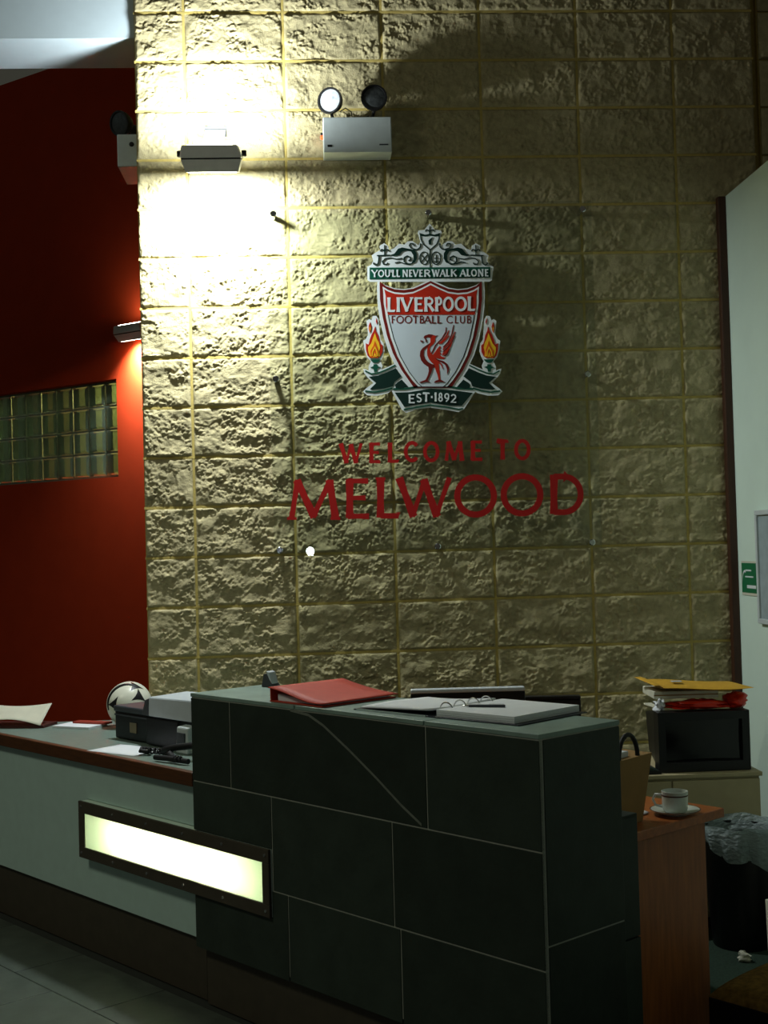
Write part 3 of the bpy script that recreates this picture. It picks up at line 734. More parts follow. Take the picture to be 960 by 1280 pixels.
f_side = cA((205, 612), (212, 650), (236, 745), (275, 850), (325, 938), (372, 1000), (395, 1020))
F.poly(f_side + mir(f_side)[::-1]); F.build('shield_edge_line', crestdark_m, crest)
F = Flat(L2 - 0.0013, L2 - 0.0018)
f_side = cA((211, 613), (218, 650), (242, 745), (281, 850), (331, 938), (378, 1000), (401, 1020))
F.poly(f_side + mir(f_side)[::-1]); F.build('shield_field', crestfield_m, crest)
F = Flat(L2 - 0.0014, L3 - 0.0008)
for ch, a, b_ in (('L', 112, 176), ('I', 182, 212), ('V', 216, 306), ('E', 316, 384), ('R', 388, 468), ('P', 472, 528), ('O', 532, 614), ('O', 620, 712), ('L', 716, 776)):
    kk = (a - 112) / 664 * -8
    (xa, yt), (xb, yb) = cC((a, 162 + kk), (b_, 270 + kk))
    glyph(F, ch, xa, xb, yt, yb, 3.0, 0.75)
F.build('shield_lettering', signwhite_m, crest)
F = Flat(L2 - 0.0018, L3 - 0.0008)
for ch, a, b_ in (('F', 146, 176), ('O', 182, 238), ('O', 244, 300), ('T', 304, 348), ('B', 356, 390), ('A', 388, 442), ('L', 446, 478), ('L', 488, 520)):
    (xa, yt), (xb, yb) = cC((a, 298), (b_, 356))
    glyph(F, ch, xa, xb, yt, yb, 1.3)
F.build('shield_lettering', crestmaroon_m, crest)
F = Flat(L2 - 0.0018, L3 - 0.0008)
for ch, a, b_ in (('C', 558, 610), ('L', 620, 648), ('U', 656, 700), ('B', 710, 744)):
    (xa, yt), (xb, yb) = cC((a, 298), (b_, 356))
    glyph(F, ch, xa, xb, yt, yb, 1.3)
F.build('shield_lettering', crestmaroon_m, crest)
# bird
F = Flat(L2 - 0.0018, L3 - 0.001)
F.poly(cD((312, 288), (330, 262), (385, 243), (430, 248), (470, 262), (508, 260), (482, 280), (470, 300), (468, 335), (440, 375), (405, 402), (352, 428), (322, 460), (318, 520), (338, 575), (372, 612), (420, 640), (462, 650), (470, 690), (430, 694), (372, 676), (318, 640), (280, 590), (264, 530), (270, 470), (300, 428), (352, 392), (402, 358), (412, 322), (402, 292), (370, 284), (345, 296)), 1)
F.poly(cD((404, 300), (440, 255), (478, 270), (470, 300), (468, 340), (440, 380), (405, 410), (395, 440), (405, 480), (436, 520), (470, 545), (505, 590), (522, 620), (518, 660), (528, 740), (540, 850), (515, 856), (498, 780), (474, 720), (460, 655), (425, 625), (388, 580), (364, 525), (360, 470), (366, 430), (404, 360)))
F.poly(cD((436, 520), (468, 478), (498, 435), (532, 398), (548, 420), (526, 448), (552, 462), (526, 480), (552, 500), (530, 520), (560, 542), (606, 556), (585, 575), (520, 572), (480, 560)))
for pts in (((420, 500), (446, 450), (470, 395), (560, 300), (612, 215), (614, 152)), ((520, 375), (580, 320), (630, 250), (652, 190)), ((545, 372), (610, 310), (655, 260)),
            ((575, 420), (640, 350), (690, 250), (714, 120)), ((570, 450), (640, 385), (700, 290), (734, 210)), ((572, 478), (640, 420), (690, 350), (730, 262)),
            ((566, 502), (620, 462), (670, 405), (694, 342)), ((560, 522), (610, 496), (646, 450), (662, 425)), ((590, 535), (625, 510), (660, 440))):
    F.stroke(cD(*pts), [1.6] * (len(pts) - 1) + [0.9], 1 if pts[0][0] < 450 or pts[0][0] > 570 else 0)
F.poly(cD((460, 560), (520, 585), (580, 602), (622, 632), (652, 690), (648, 740), (628, 776), (626, 710), (604, 655), (560, 622), (505, 602)), 1)
F.stroke(cD((500, 604), (545, 640), (572, 706)), [1.6, 1.6, .6])
F.poly(cD((378, 678), (438, 690), (424, 740), (392, 810), (368, 862), (404, 884), (340, 880), (286, 894), (256, 884), (312, 862), (342, 850), (366, 800), (384, 735)), 1)
F.poly(cD((452, 886), (476, 862), (515, 850), (545, 850), (606, 884), (525, 880), (480, 890)), 1)
F.stroke(cD((270, 330), (300, 338), (290, 356)), 1.4, 1); F.stroke(cD((326, 292), (345, 318), (348, 348)), 1.3, 1)
F.build('bird', [crestred_m, crestmaroon_m], crest)
# torches
for sgn in (0, 1):
    mm = mir if sgn else (lambda q: q)
    F = Flat(L1, L2)
    F.poly(mm(cE((204, 238), (214, 288), (238, 336), (250, 392), (262, 425), (284, 440), (284, 510), (260, 560), (236, 576), (148, 576), (122, 545), (106, 485), (104, 418), (134, 432), (146, 380), (164, 330), (186, 290))))
    F.poly(mm(cE((150, 192), (166, 240), (160, 285), (148, 308), (136, 270), (136, 230))))
    F.poly(mm(cE((216, 150), (228, 190), (222, 215), (212, 185))))
    F.build('flame', crestred_m, crest)
    F = Flat(L2, L2 - 0.0006)
    F.poly(mm(cE((202, 308), (222, 372), (244, 410), (258, 466), (246, 512), (254, 560), (150, 560), (132, 512), (128, 462), (162, 420), (182, 362))))
    F.poly(mm(cE((150, 236), (156, 262), (150, 292), (144, 262))))
    F.build('flame_glow', flame_y_m, crest)
    F = Flat(L2 - 0.0006, L2 - 0.0012)
    F.poly(mm(cE((202, 392), (222, 448), (240, 492), (236, 574), (160, 574), (152, 500), (182, 452))))
    F.build('flame_heart', flame_o_m, crest)
    F = Flat(L2 - 0.0012, L2 - 0.0018)
    F.stroke(mm(cE((172, 556), (176, 510), (202, 462), (224, 510), (228, 556))), 1.5); F.stroke(mm(cE((192, 566), (202, 528), (214, 566))), 1.4)
    F.build('flame_core', flame_y_m, crest)
    F = Flat(L1, L2)
    F.poly(mm(cE((152, 590), (262, 590), (242, 616), (226, 626), (188, 626), (172, 616))))
    F.poly(mm(cE((186, 642), (226, 642), (228, 662), (262, 672), (228, 690), (222, 722), (192, 722), (188, 690), (154, 676), (186, 662))))
    F.build('torch', crestgreen_m, crest)
    F = Flat(L1, L2)
    F.poly(mm(cE((138, 776), (238, 762), (335, 725), (424, 684), (486, 772), (412, 830), (396, 878), (300, 902), (178, 914), (150, 906), (216, 842))))
    F.poly(mm(cE((416, 866), (432, 842), (488, 806), (560, 884), (470, 906), (424, 896))))
    F.build('ribbon', crestdark_m, crest)
    F = Flat(L1, L2)
    F.stroke(mm(cE((98, 712), (165, 746), (240, 734), (330, 698), (420, 652))), 1.6)
    F.build('ribbon_edge', crestgreen_m, crest); F = Flat(L1, L2)
    F.stroke(mm(cE((98, 928), (200, 940), (300, 924), (390, 898))), 1.9)
    F.build('ribbon_edge', crestgreen_m, crest)
F = Flat(L1, L2)
F.poly(cA((244, 1054), (330, 1052), (450, 1032), (570, 1040), (690, 1056), (628, 1130), (560, 1130), (450, 1112), (340, 1128), (300, 1138)))
F.build('ribbon', crestdark_m, crest)
F = Flat(L1, L2)
F.stroke(cA((236, 1034), (300, 1034), (380, 1020), (450, 1012), (520, 1016), (610, 1030), (694, 1034)), 2.4)
F.build('ribbon_edge', crestgreen_m, crest); F = Flat(L1, L2)
F.stroke(cA((296, 1152), (370, 1138), (450, 1126), (540, 1138), (610, 1150), (634, 1146)), 1.8)
F.build('ribbon_edge', crestgreen_m, crest)
F = Flat(L2, L3)
for ch, a, b_, dy in (('E', 322, 360, 10), ('S', 366, 400, 5), ('T', 402, 446, 1), ('.', 448, 464, 0), ('1', 468, 488, -1), ('8', 492, 520, 1), ('9', 526, 558, 4), ('2', 562, 600, 9)):
    (xa, yt), (xb, yb) = cA((a, 1054 + dy), (b_, 1106 + dy))
    glyph(F, ch, xa, xb, yt, yb, 1.9, 0.6)
F.build('ribbon_lettering', signwhite_m, crest)

# ------------------------------------------------------------------ things on the tall counter (local x = s, y = v)
def cthing(name, label, cat, s, v, z, rot=0.0, group=None):
    return thing(name, label, cat, CW(s, v, z), UANG + rot, group)
fo = cthing('ring_binder', 'closed red ring binder lying on the slate counter', 'binder', -1.02, 0.165, ZT)
def wedge(x0, x1, y0, y1, za, zb, zc, zd):   # bottom za (left) zb (right), top zc, zd
    return MB().hexa([(x0, y0, za), (x1, y0, zb), (x1, y1, zb), (x0, y1, za)], [(x0, y0, zc), (x1, y0, zd), (x1, y1, zd), (x0, y1, zc)])
wedge(-0.125, 0.14, -0.15, 0.155, 0.001, 0.001, 0.004, 0.004).build('back_cover', folder_m, fo)
wedge(-0.122, -0.118, -0.15, 0.155, 0.004, 0.004, 0.044, 0.044).build('spine', folder_m, fo)
wedge(-0.10, 0.120, -0.135, 0.148, 0.0045, 0.0045, 0.026, 0.0075).build('pages', paper_m, fo)
def cover(u, w):
    x = -0.125 + 0.272 * u
    return (x, -0.155 + 0.315 * w, 0.046 - 0.033 * u + 0.004 * math.sin(u * 6) * (1 - w) - 0.006 * math.sin(u * math.pi))
MB().grid(cover, 12, 6).build('front_cover', folder_m, fo, smooth=60, thick=0.003)

ob = cthing('ring_binder', 'open ring binder with white pages lying on the slate counter', 'binder', -0.46, 0.215, ZT, 0.06)
MB().box(-0.315, -0.012, -0.155, 0.155, 0.0008, 0.004).build('cover', binder_m, ob, bevel=0.001)
MB().box(0.012, 0.315, -0.155, 0.155, 0.0008, 0.004).build('cover', binder_m, ob, bevel=0.001)
MB().box(-0.012, 0.012, -0.155, 0.155, 0.0008, 0.003).build('spine', binder_m, ob)
def lp(u, w):
    x = -0.29 + 0.275 * u
    return (x, -0.145 + 0.295 * w, 0.009 + 0.010 * u * u + 0.003 * math.sin(w * 4 + u * 3))
MB().grid(lp, 10, 6).build('page_stack', paper_m, ob, smooth=60, thick=0.005)
def stack(x0, x1, y0, y1, z0, n, dz):
    M_ = MB()
    for i in range(n):
        j = random.uniform(-0.002, 0.002)
        M_.box(x0 + j, x1 + j, y0 - j, y1 - j, z0 + dz * i, z0 + dz * (i + 0.9))
    return M_
stack(0.012, 0.292, -0.146, 0.148, 0.0045, 7, 0.0026).build('page_stack', paper_m, ob)
MB().box(-0.006, 0.006, -0.12, 0.12, 0.003, 0.009).build('ring_bar', chrome_m, ob)
for k in (-0.09, -0.03, 0.03, 0.09):
    MB().tube([(0.026 * math.cos(a), k, 0.010 + 0.026 * math.sin(a)) for a in [math.pi * i / 10 for i in range(11)]], 0.0022, 6).build('ring', chrome_m, ob, smooth=60)
MB().box(-0.30, -0.02, -0.158, -0.155, 0.001, 0.006).build('metal_edge', chrome_m, ob)
pen = thing('pen', 'slim silver and dark pen lying on the open binder', 'pen', CW(-0.36, 0.19, ZT + 0.0265), UANG + 0.55)
MB().tube([(-0.05, 0, 0), (0.055, 0, 0)], 0.004, 8).build('barrel', darkgrey_m, pen, smooth=50)
MB().tube([(-0.068, 0, 0), (-0.062, 0, 0), (-0.05, 0, 0)], [0.001, 0.0025, 0.0038], 8).build('tip', chrome_m, pen, smooth=50)
MB().box(0.01, 0.052, -0.001, 0.001, 0.0045, 0.006).build('clip', chrome_m, pen)

ph = cthing('telephone', 'small grey telephone at the back edge of the slate counter', 'telephone', -1.50, 0.29, ZT, 0.3)
ph.scale = (0.62, 0.62, 0.72)
MB().hexa([(-0.04, -0.04, 0.001), (0.04, -0.04, 0.001), (0.04, 0.04, 0.001), (-0.04, 0.04, 0.001)], [(-0.03, -0.03, 0.062), (-0.012, -0.03, 0.066), (-0.012, 0.035, 0.066), (-0.03, 0.035, 0.062)]).build('base', darkgrey_m, ph, bevel=0.003)
MB().hexa([(0.012, -0.03, 0.028), (0.03, -0.03, 0.010), (0.03, 0.034, 0.010), (0.012, 0.034, 0.028)], [(-0.012, -0.03, 0.078), (0.010, -0.03, 0.072), (0.010, 0.034, 0.072), (-0.012, 0.034, 0.078)]).build('handset', lgrey_m, ph, bevel=0.003)

# ------------------------------------------------------------------ inner desk and screens behind the counter
ZI = 0.72
idk = thing('office_desk', 'orange-brown wooden desk behind the slate counter', 'desk', (NX, NY, 0), UANG)
MB().box(-1.45, -0.075, 0.424, 0.935, ZI - 0.028, ZI).build('desktop', woodtop_m, idk, bevel=0.003)
MB().box(-0.125, -0.10, 0.435, 0.865, 0.0, ZI - 0.028).build('end_panel', wood_m, idk)
MB().box(-1.42, -1.395, 0.435, 0.865, 0.0, ZI - 0.028).build('end_panel', wood_m, idk)
MB().box(-1.39, -0.13, 0.44, 0.458, 0.25, ZI - 0.028).build('modesty_panel', wood_m, idk)
def monitor(label, x, y, z, w, h, rotz, topm, tilt=0.0):
    t = thing('computer_monitor', label, 'monitor', (x, y, ZI), rotz, 'screens behind the counter')
    top = z - ZI
    MB().hexa([(-w / 2, 0, top - h), (w / 2, 0, top - h), (w / 2, 0.045, top - h), (-w / 2, 0.045, top - h)], [(-w / 2, 0, top - 0.014), (w / 2, 0, top - 0.014), (w / 2, 0.04, top - 0.014), (-w / 2, 0.04, top - 0.014)]).build('rear_shell', black_m, t, bevel=0.004)
    MB().box(-w / 2, w / 2, -0.002, 0.046, top - 0.014, top).build('top_bezel', topm, t, bevel=0.004)
    MB().box(-w / 2 + .02, w / 2 - .02, 0.046, 0.048, top - h + .02, top - 0.03).build('screen', darkgrey_m, t)
    MB().box(-0.03, 0.03, -0.02, 0.0, 0.01, top - h * 0.5).build('stand', black_m, t)
    MB().prism([(0.11 * math.cos(a * .314), 0.02 + 0.08 * math.sin(a * .314)) for a in range(20)], 0.001, 0.014).build('foot', black_m, t)
    for k in (-0.1, 0.08):
        MB().box(w * k - .01, w * k + .01, -0.001, 0.0, top - 0.05, top - 0.047).build('vent', darkgrey_m, t)
    return t
monitor('black computer screen with silver top edge seen over the counter', 1.065, -1.25, 1.034, 0.408, 0.26, -0.055, lgrey_m)
monitor('plain black computer screen beside the silver-topped one', 1.375, -1.22, 0.993, 0.20, 0.24, -0.12, black_m)

# cup, saucer, note, paper bag
cx, cy = -0.135, 0.765
sa = cthing('saucer', 'white china saucer with dark rim under the cup', 'saucer', cx, cy, ZI)
MB().lathe([(0.0, 0.002), (0.035, 0.002), (0.038, 0.0), (0.045, 0.004), (0.072, 0.014), (0.075, 0.016), (0.071, 0.0165), (0.045, 0.008), (0.03, 0.006), (0.0, 0.006)], 32).build('dish', china_m, sa, smooth=50)
MB().lathe([(0.0745, 0.0155), (0.0762, 0.0165), (0.0745, 0.0172), (0.0725, 0.0168)], 32).build('rim_line', edge_m, sa, smooth=50)
cu = cthing('teacup', 'white china teacup with thin dark band on its saucer', 'cup', cx, cy, ZI + 0.0062)
MB().lathe([(0.0, 0.002), (0.026, 0.0), (0.034, 0.004), (0.038, 0.015), (0.0395, 0.064), (0.038, 0.0645), (0.036, 0.016), (0.025, 0.008), (0.0, 0.007)], 32).build('bowl', china_m, cu, smooth=50)
MB().lathe([(0.0394, 0.050), (0.0402, 0.051), (0.0403, 0.053), (0.0397, 0.054)], 32).build('band', edge_m, cu, smooth=50)
MB().tube([(-0.036, -0.014, 0.05), (-0.055, -0.022, 0.05), (-0.062, -0.025, 0.035), (-0.055, -0.022, 0.018), (-0.036, -0.014, 0.014)], 0.004, 8).build('handle', china_m, cu, smooth=60)
nt_ = cthing('paper_note', 'small white paper scrap on the wooden desk left of the cup', 'paper', -0.23, 0.70, ZI)
MB().grid(lambda u, w: (-0.035 + .07 * u, -0.02 + .04 * w, 0.003 + 0.006 * math.sin(u * 3) * w), 5, 4).build('sheet', paper_m, nt_, smooth=60, thick=0.0008)
bag = cthing('paper_bag', 'brown kraft paper bag with black handle beside the counter end', 'bag', -0.20, 0.59, ZI, 0.0)
MB().hexa([(-0.05, -0.075, 0.001), (0.05, -0.075, 0.001), (0.05, 0.032, 0.001), (-0.05, 0.032, 0.001)], [(-0.055, -0.085, 0.19), (0.055, -0.085, 0.19), (0.055, 0.082, 0.196), (-0.055, 0.082, 0.196)]).build('sack', kraft_m, bag)
for yy in (0.045, -0.045):
    MB().tube([(yy, -0.03 + 0.045 * math.cos(math.pi * i / 12) + .01, 0.19 + 0.07 * math.sin(math.pi * i / 12)) for i in range(13)], 0.007, 8).build('handle', rubber_m, bag, smooth=60)
MB().box(-0.03, 0.03, -0.06, 0.0, 0.188, 0.208).build('tissue', paper_m, bag)

# ------------------------------------------------------------------ low cabinet corner on the right
cab = thing('low_cabinet', 'low cream cabinet below the black television', 'cabinet', (1.95, -0.6, 0))
MB().box(-0.40, 0.33, -0.205, 0.26, 0.60, 0.617).build('worktop', creamlam_m, cab, bevel=0.003)
MB().box(-0.39, 0.32, -0.19, 0.25, 0.05, 0.60).build('body', creamlam_m, cab)
for k in (0, 1):
    d_ = MB().box(-0.385 + 0.355 * k, -0.035 + 0.355 * k, -0.2, -0.1905, 0.06, 0.59).build('door', creamlam_m, cab, bevel=0.002)
    MB().box(-0.07 + 0.10 * k, -0.055 + 0.10 * k, -0.212, -0.2, 0.42, 0.5).build('handle', steel_m, d_)
MB().box(-0.37, 0.30, -0.17, 0.24, 0.0, 0.05).build('plinth', black_m, cab)
tv = thing('television', 'boxy black television on the low cream cabinet', 'television', (2.063, -0.6, 0.618))
MB().hexa([(-0.178, -0.10, 0.012), (0.178, -0.10, 0.012), (0.13, 0.2, 0.03), (-0.13, 0.2, 0.03)], [(-0.178, -0.10, 0.232), (0.178, -0.10, 0.232), (0.14, 0.2, 0.2), (-0.14, 0.2, 0.2)]).build('rear_shell', black_m, tv, bevel=0.006)
fr = MB()
for a in ((-0.185, 0.185, 0.205, 0.238), (-0.185, 0.185, 0.002, 0.04), (-0.185, -0.155, 0.04, 0.205), (0.155, 0.185, 0.04, 0.205)):
    fr.box(a[0], a[1], -0.165, -0.10, a[2], a[3])
fr.build('bezel', black_m, tv)
MB().grid(lambda u, w: (-0.155 + 0.31 * u, -0.145 - 0.008 * math.sin(math.pi * u) * math.sin(math.pi * w), 0.04 + 0.165 * w), 10, 8).build('screen', mat('dark_screen', (8, 9, 10), 0.12), tv, smooth=60)
# pile on the television
ZP = 0.618 + 0.2382
pb = thing('plastic_bag', 'crumpled red plastic bag on the black television', 'bag', (2.10, -0.66, ZP))
def blob(cx_, cy_, cz_, rx, ry, rz, sd, rough_):
    def fn(u, w):
        th = 2 * math.pi * u; phv = math.pi * (w - 0.5)
        k = 1 + rough_ * (float(vnoise(np.array([th * 1.6 + 3.0 * math.sin(phv * 2)]), np.array([phv * 2.3 + 9.0]), sd)[0]) - 0.5)
        if u in (0.0, 1.0): k = 1.0
        return (cx_ + rx * k * math.cos(phv) * math.cos(th), cy_ + ry * k * math.cos(phv) * math.sin(th), cz_ + rz * k * math.sin(phv))
    return fn
MB().grid(lambda u, w: ((lambda p: (p[0], p[1], max(p[2], 0.0008)))(blob(-0.03, -0.03, 0.018, 0.125, 0.05, 0.02, 4, 0.7)(u, w))), 28, 14).build('bag_body', redbag_m, pb, smooth=80)
MB().grid(lambda u, w: ((lambda p: (p[0], p[1], max(p[2], 0.0008)))(blob(0.12, -0.02, 0.032, 0.045, 0.06, 0.032, 9, 0.5)(u, w))), 24, 14).build('bag_bulge', redbag_m, pb, smooth=80)
bxm = thing('flat_box', 'cream cardboard box under the padded envelope', 'box', (2.03, -0.58, ZP + 0.046), -0.05)
MB().box(-0.14, 0.12, -0.12, 0.10, 0.0, 0.03).build('carton', cream_m, bxm, bevel=0.003)
MB().box(-0.1402, 0.1202, -0.1205, -0.12, 0.012, 0.017).build('lid_edge', kraft_m, bxm)
tis = thing('tissue', 'crumpled white tissue at the left end of the pile on the television', 'tissue', (1.905, -0.69, ZP))
MB().grid(lambda u, w: ((lambda p: (p[0], p[1], max(p[2], 0.0008)))(blob(0, 0, 0.018, 0.02, 0.022, 0.026, 21, 1.3)(u, w))), 18, 12).build('tissue_ball', paper_m, tis, smooth=60)
mg = thing('magazine', 'thin magazine under the red bag on the television', 'magazine', (1.955, -0.67, ZP + 0.0002), 0.1)
mg.location = (1.99, -0.55, ZP + 0.0)
MB().box(-0.09, 0.06, -0.05, 0.07, 0.0004, 0.006).build('cover', cream_m, mg)
env = thing('padded_envelope', 'yellow padded envelope on top of the pile on the television', 'envelope', (2.05, -0.66, ZP + 0.078), -0.04)
def pad(sgn):
    def fn(u, w):
        e = (4 * u * (1 - u)) ** 0.4 * (4 * w * (1 - w)) ** 0.4
        return (-0.205 + 0.40 * u + 0.03 * (1 - w), -0.10 + 0.25 * w, 0.012 + 0.006 * math.sin(5 * u + 1) + 0.012 * (u < 0.1) + sgn * 0.012 * e + 0.02 * (1 - u) * w * 0.5)
    return fn
MB().grid(pad(1), 20, 12).build('front', envelope_m, env, smooth=70)
mb = MB().grid(pad(-1), 20, 12); mb.f = [f[::-1] for f in mb.f]; mb.build('back', envelope_m, env, smooth=70)
MB().box(-0.09, -0.05, -0.05, -0.01, 0.036, 0.0375).build('stamp', lgrey_m, env)
tray = thing('document_tray', 'dark green wedge-shaped tray beside the black television', 'tray', (1.79, -0.70, 0.618))
MB().add([(-0.16, -0.08, 0.001), (0.085, -0.08, 0.001), (0.085, 0.06, 0.001), (-0.16, 0.06, 0.001), (-0.16, -0.08, 0.115), (0.085, -0.08, 0.012), (0.085, 0.06, 0.012), (-0.16, 0.06, 0.115)],
         [(0, 3, 2, 1), (4, 5, 6, 7), (0, 1, 5, 4), (1, 2, 6, 5), (2, 3, 7, 6), (3, 0, 4, 7)]).build('tray_body', darkgreen_m, tray, bevel=0.003)
MB().box(-0.15, 0.09, -0.086, -0.08, 0.001, 0.012).build('front_lip', black_m, tray)

# bin, carton, stool
bn = thing('waste_bin', 'black waste bin lined with a clear plastic bag', 'bin', (2.115, -0.985, 0.004))
MB().lathe([(0.0, 0.0), (0.105, 0.0), (0.108, 0.004), (0.142, 0.43), (0.146, 0.436), (0.139, 0.436), (0.104, 0.01), (0.0, 0.01)], 32).build('bin_body', black_m, bn, smooth=40)
def skirt(u, w):
    a = 2 * math.pi * u
    wob = 0.006 * math.sin(9 * a) + 0.004 * math.sin(17 * a + 1)
    drop = 0.11 + 0.05 * math.sin(a * 1.0 + 2.2) + 0.015 * math.sin(5 * a)
    if w < 0.25:
        k = w / 0.25; return ((0.125 + 0.021 * k + wob * .3) * math.cos(a), (0.125 + 0.021 * k + wob * .3) * math.sin(a), 0.40 + 0.06 * k + 0.004 * math.sin(7 * a))
    k = (w - 0.25) / 0.75
    r = 0.150 + 0.010 * math.sin(math.pi * k) + wob * (0.4 + k) - 0.006 * k
    return (r * math.cos(a), r * math.sin(a), 0.462 - drop * k + 0.004 * math.sin(7 * a) * (1 - k))
MB().grid(skirt, 72, 16).build('bin_liner', liner_m, bn, smooth=80)
ct = thing('paper_carrier_bag', 'pale paper carrier bag on the carpet beside the bin', 'bag', (2.30, -1.26, 0.004), 0.1)
MB().hexa([(-0.165, -0.06, 0.0), (0.12, -0.06, 0.0), (0.12, 0.05, 0.0), (-0.165, 0.05, 0.0)], [(-0.175, -0.05, 0.235), (0.12, -0.05, 0.255), (0.12, 0.04, 0.255), (-0.175, 0.04, 0.235)]).build('sack', cream_m, ct)
MB().box(-0.178, 0.122, -0.056, -0.051, 0.225, 0.245).build('fold', paper_m, ct)
scr = thing('paper_scrap', 'small crumpled white paper scrap on the carpet near the bin', 'paper', (2.055, -1.185, 0.004))
MB().grid(lambda u, w: ((lambda p: (p[0], p[1], max(p[2], 0.0005)))(blob(0, 0, 0.014, 0.022, 0.018, 0.018, 33, 1.2)(u, w))), 16, 10).build('paper_ball', cream_m, scr, smooth=50)
st_ = cthing('footstool', 'low brown upholstered footstool at the bottom right corner', 'stool', 0.20, 0.82, 0.0, 0.0)
def cush(u, w):
    e = (4 * u * (1 - u)) ** 0.25 * (4 * w * (1 - w)) ** 0.25
    return (-0.15 + 0.30 * u, -0.19 + 0.42 * w, 0.255 + 0.045 * e)
MB().grid(cush, 18, 18).build('cushion', browncloth_m, st_, smooth=60)
MB().box(-0.15, 0.15, -0.19, 0.23, 0.10, 0.256).build('base', black_m, st_, bevel=0.006)
for a in (-0.12, 0.12):
    for b_ in (-0.16, 0.20):
        MB().lathe([(0.0, 0.004), (0.014, 0.004), (0.018, 0.10), (0.0, 0.10)], 12, M=Matrix.Translation((a, b_, 0))).build('leg', black_m, st_)

# right wall: first-aid style green sign and pale notice board
gs = thing('green_sign', 'small green safety sign with white marks on the white wall', 'sign', (2.464, -0.21, 1.363), -math.pi / 2)
gs.rotation_euler = (0, 0, math.pi / 2)
MB().box(-0.105, 0.105, 0.001, 0.004, -0.078, 0.075).build('plate', cream_m, gs)
MB().box(-0.098, 0.098, 0.004, 0.0055, -0.066, 0.066).build('green_field', greensign_m, gs)
mk = MB()
def wbar(x0, x1, z0, z1): mk.box(x0, x1, 0.0055, 0.0065, z0, z1)
wbar(-0.085, 0.03, -0.046, -0.032)
wbar(-0.055, 0.05, 0.002, 0.008); wbar(-0.03, 0.045, 0.03, 0.037)
arcp = [(0.055 + 0.035 * math.cos(a), -0.03 + 0.06 * math.sin(a)) for a in [0.2 + 0.25 * i for i in range(8)]]
for (xa, za), (xb, zb) in zip(arcp[:-1], arcp[1:]):
    mk.add([(xa, 0.0065, za - .005), (xb, 0.0065, zb - .005), (xb, 0.0065, zb + .005), (xa, 0.0065, za + .005)], [(3, 2, 1, 0)])
mk.build('marking', signwhite_m, gs)
nb = thing('notice_board', 'pale grey framed notice board on the white wall at the right edge', 'notice board', (2.464, -0.70, 1.17), math.pi / 2)
fr = MB()
for a in ((-0.36, 0.36, 0.0, 0.022), (-0.36, 0.36, 0.468, 0.49), (-0.36, -0.338, 0.022, 0.468), (0.338, 0.36, 0.022, 0.468)):
    fr.box(a[0], a[1], 0.001, 0.02, a[2], a[3])
fr.build('frame', midgrey_m, nb, bevel=0.003)
MB().box(-0.338, 0.338, 0.001, 0.010, 0.022, 0.468).build('board', mat('board_grey_blue', (158, 174, 176), 0.5), nb)

# ------------------------------------------------------------------ things on the low desk
pr = cthing('printer', 'black and grey desktop printer on the low desk beside the slate', 'printer', -2.28, 0.26, ZD)
MB().box(-0.25, 0.02, 0.0, 0.17, 0.003, 0.118).build('body', black_m, pr, bevel=0.006)
MB().box(-0.255, 0.02, -0.004, 0.175, 0.112, 0.137).build('lid', darkgrey_m, pr, bevel=0.006)
MB().box(0.02, 0.25, -0.02, 0.17, 0.003, 0.112).build('body', black_m, pr, bevel=0.006)
MB().hexa([(0.055, -0.03, 0.118), (0.36, -0.03, 0.118), (0.36, 0.17, 0.118), (0.055, 0.17, 0.118)], [(0.045, -0.02, 0.192), (0.36, -0.02, 0.200), (0.36, 0.16, 0.206), (0.045, 0.16, 0.198)]).build('scanner_cover', lgrey_m, pr, bevel=0.006)
MB().hexa([(-0.01, -0.02, 0.118), (0.054, -0.028, 0.118), (0.054, 0.165, 0.118), (-0.01, 0.155, 0.118)], [(0.0, -0.01, 0.176), (0.044, -0.02, 0.186), (0.044, 0.155, 0.19), (0.0, 0.15, 0.18)]).build('hinge_cover', darkgrey_m, pr, bevel=0.004)
MB().box(-0.13, -0.08, -0.003, 0.0, 0.035, 0.075).build('panel', mat('beige_panel', (120, 108, 82), 0.5), pr)
MB().box(-0.24, 0.01, -0.008, 0.0, 0.098, 0.104).build('slot', darkgrey_m, pr)
hb = cthing('desk_speaker', 'small pale grey upright speaker between the printer and the slate', 'speaker', -1.955, 0.235, ZD)
MB().hexa([(-0.04, -0.03, 0.001), (0.04, -0.03, 0.001), (0.04, 0.025, 0.001), (-0.04, 0.025, 0.001)], [(-0.038, -0.025, 0.10), (0.038, -0.025, 0.10), (0.038, 0.02, 0.105), (-0.038, 0.02, 0.105)]).build('case', midgrey_m, hb, bevel=0.006)
MB().box(-0.025, 0.025, -0.0335, -0.029, 0.02, 0.08).build('grille', darkgrey_m, hb)
sh = thing('paper_sheet', 'plain white sheet lying on the low desk in front of the printer', 'paper', CW(-2.20, 0.125, ZD), UANG + 0.18, 'papers on the desk')
MB().grid(lambda u, w: (-0.14 + .27 * u, -0.09 + .17 * w, 0.0015 + 0.002 * math.sin(u * 5) ** 2 * w), 8, 5).build('sheet', paper_m, sh, smooth=60, thick=0.0008)
cb = cthing('coiled_cord', 'tangled black coiled cord on the low desk by the slate', 'cord', -1.88, 0.10, ZD + 0.002)
pts = []
for i in range(90):
    k = i / 89
    pts.append((-0.17 + 0.30 * k, 0.03 * math.sin(k * 5) + 0.010 * math.cos(i * 1.1), 0.0165 + 0.010 * math.sin(i * 1.1)))
MB().tube(pts, 0.0042, 6).build('coil', rubber_m, cb, smooth=60)
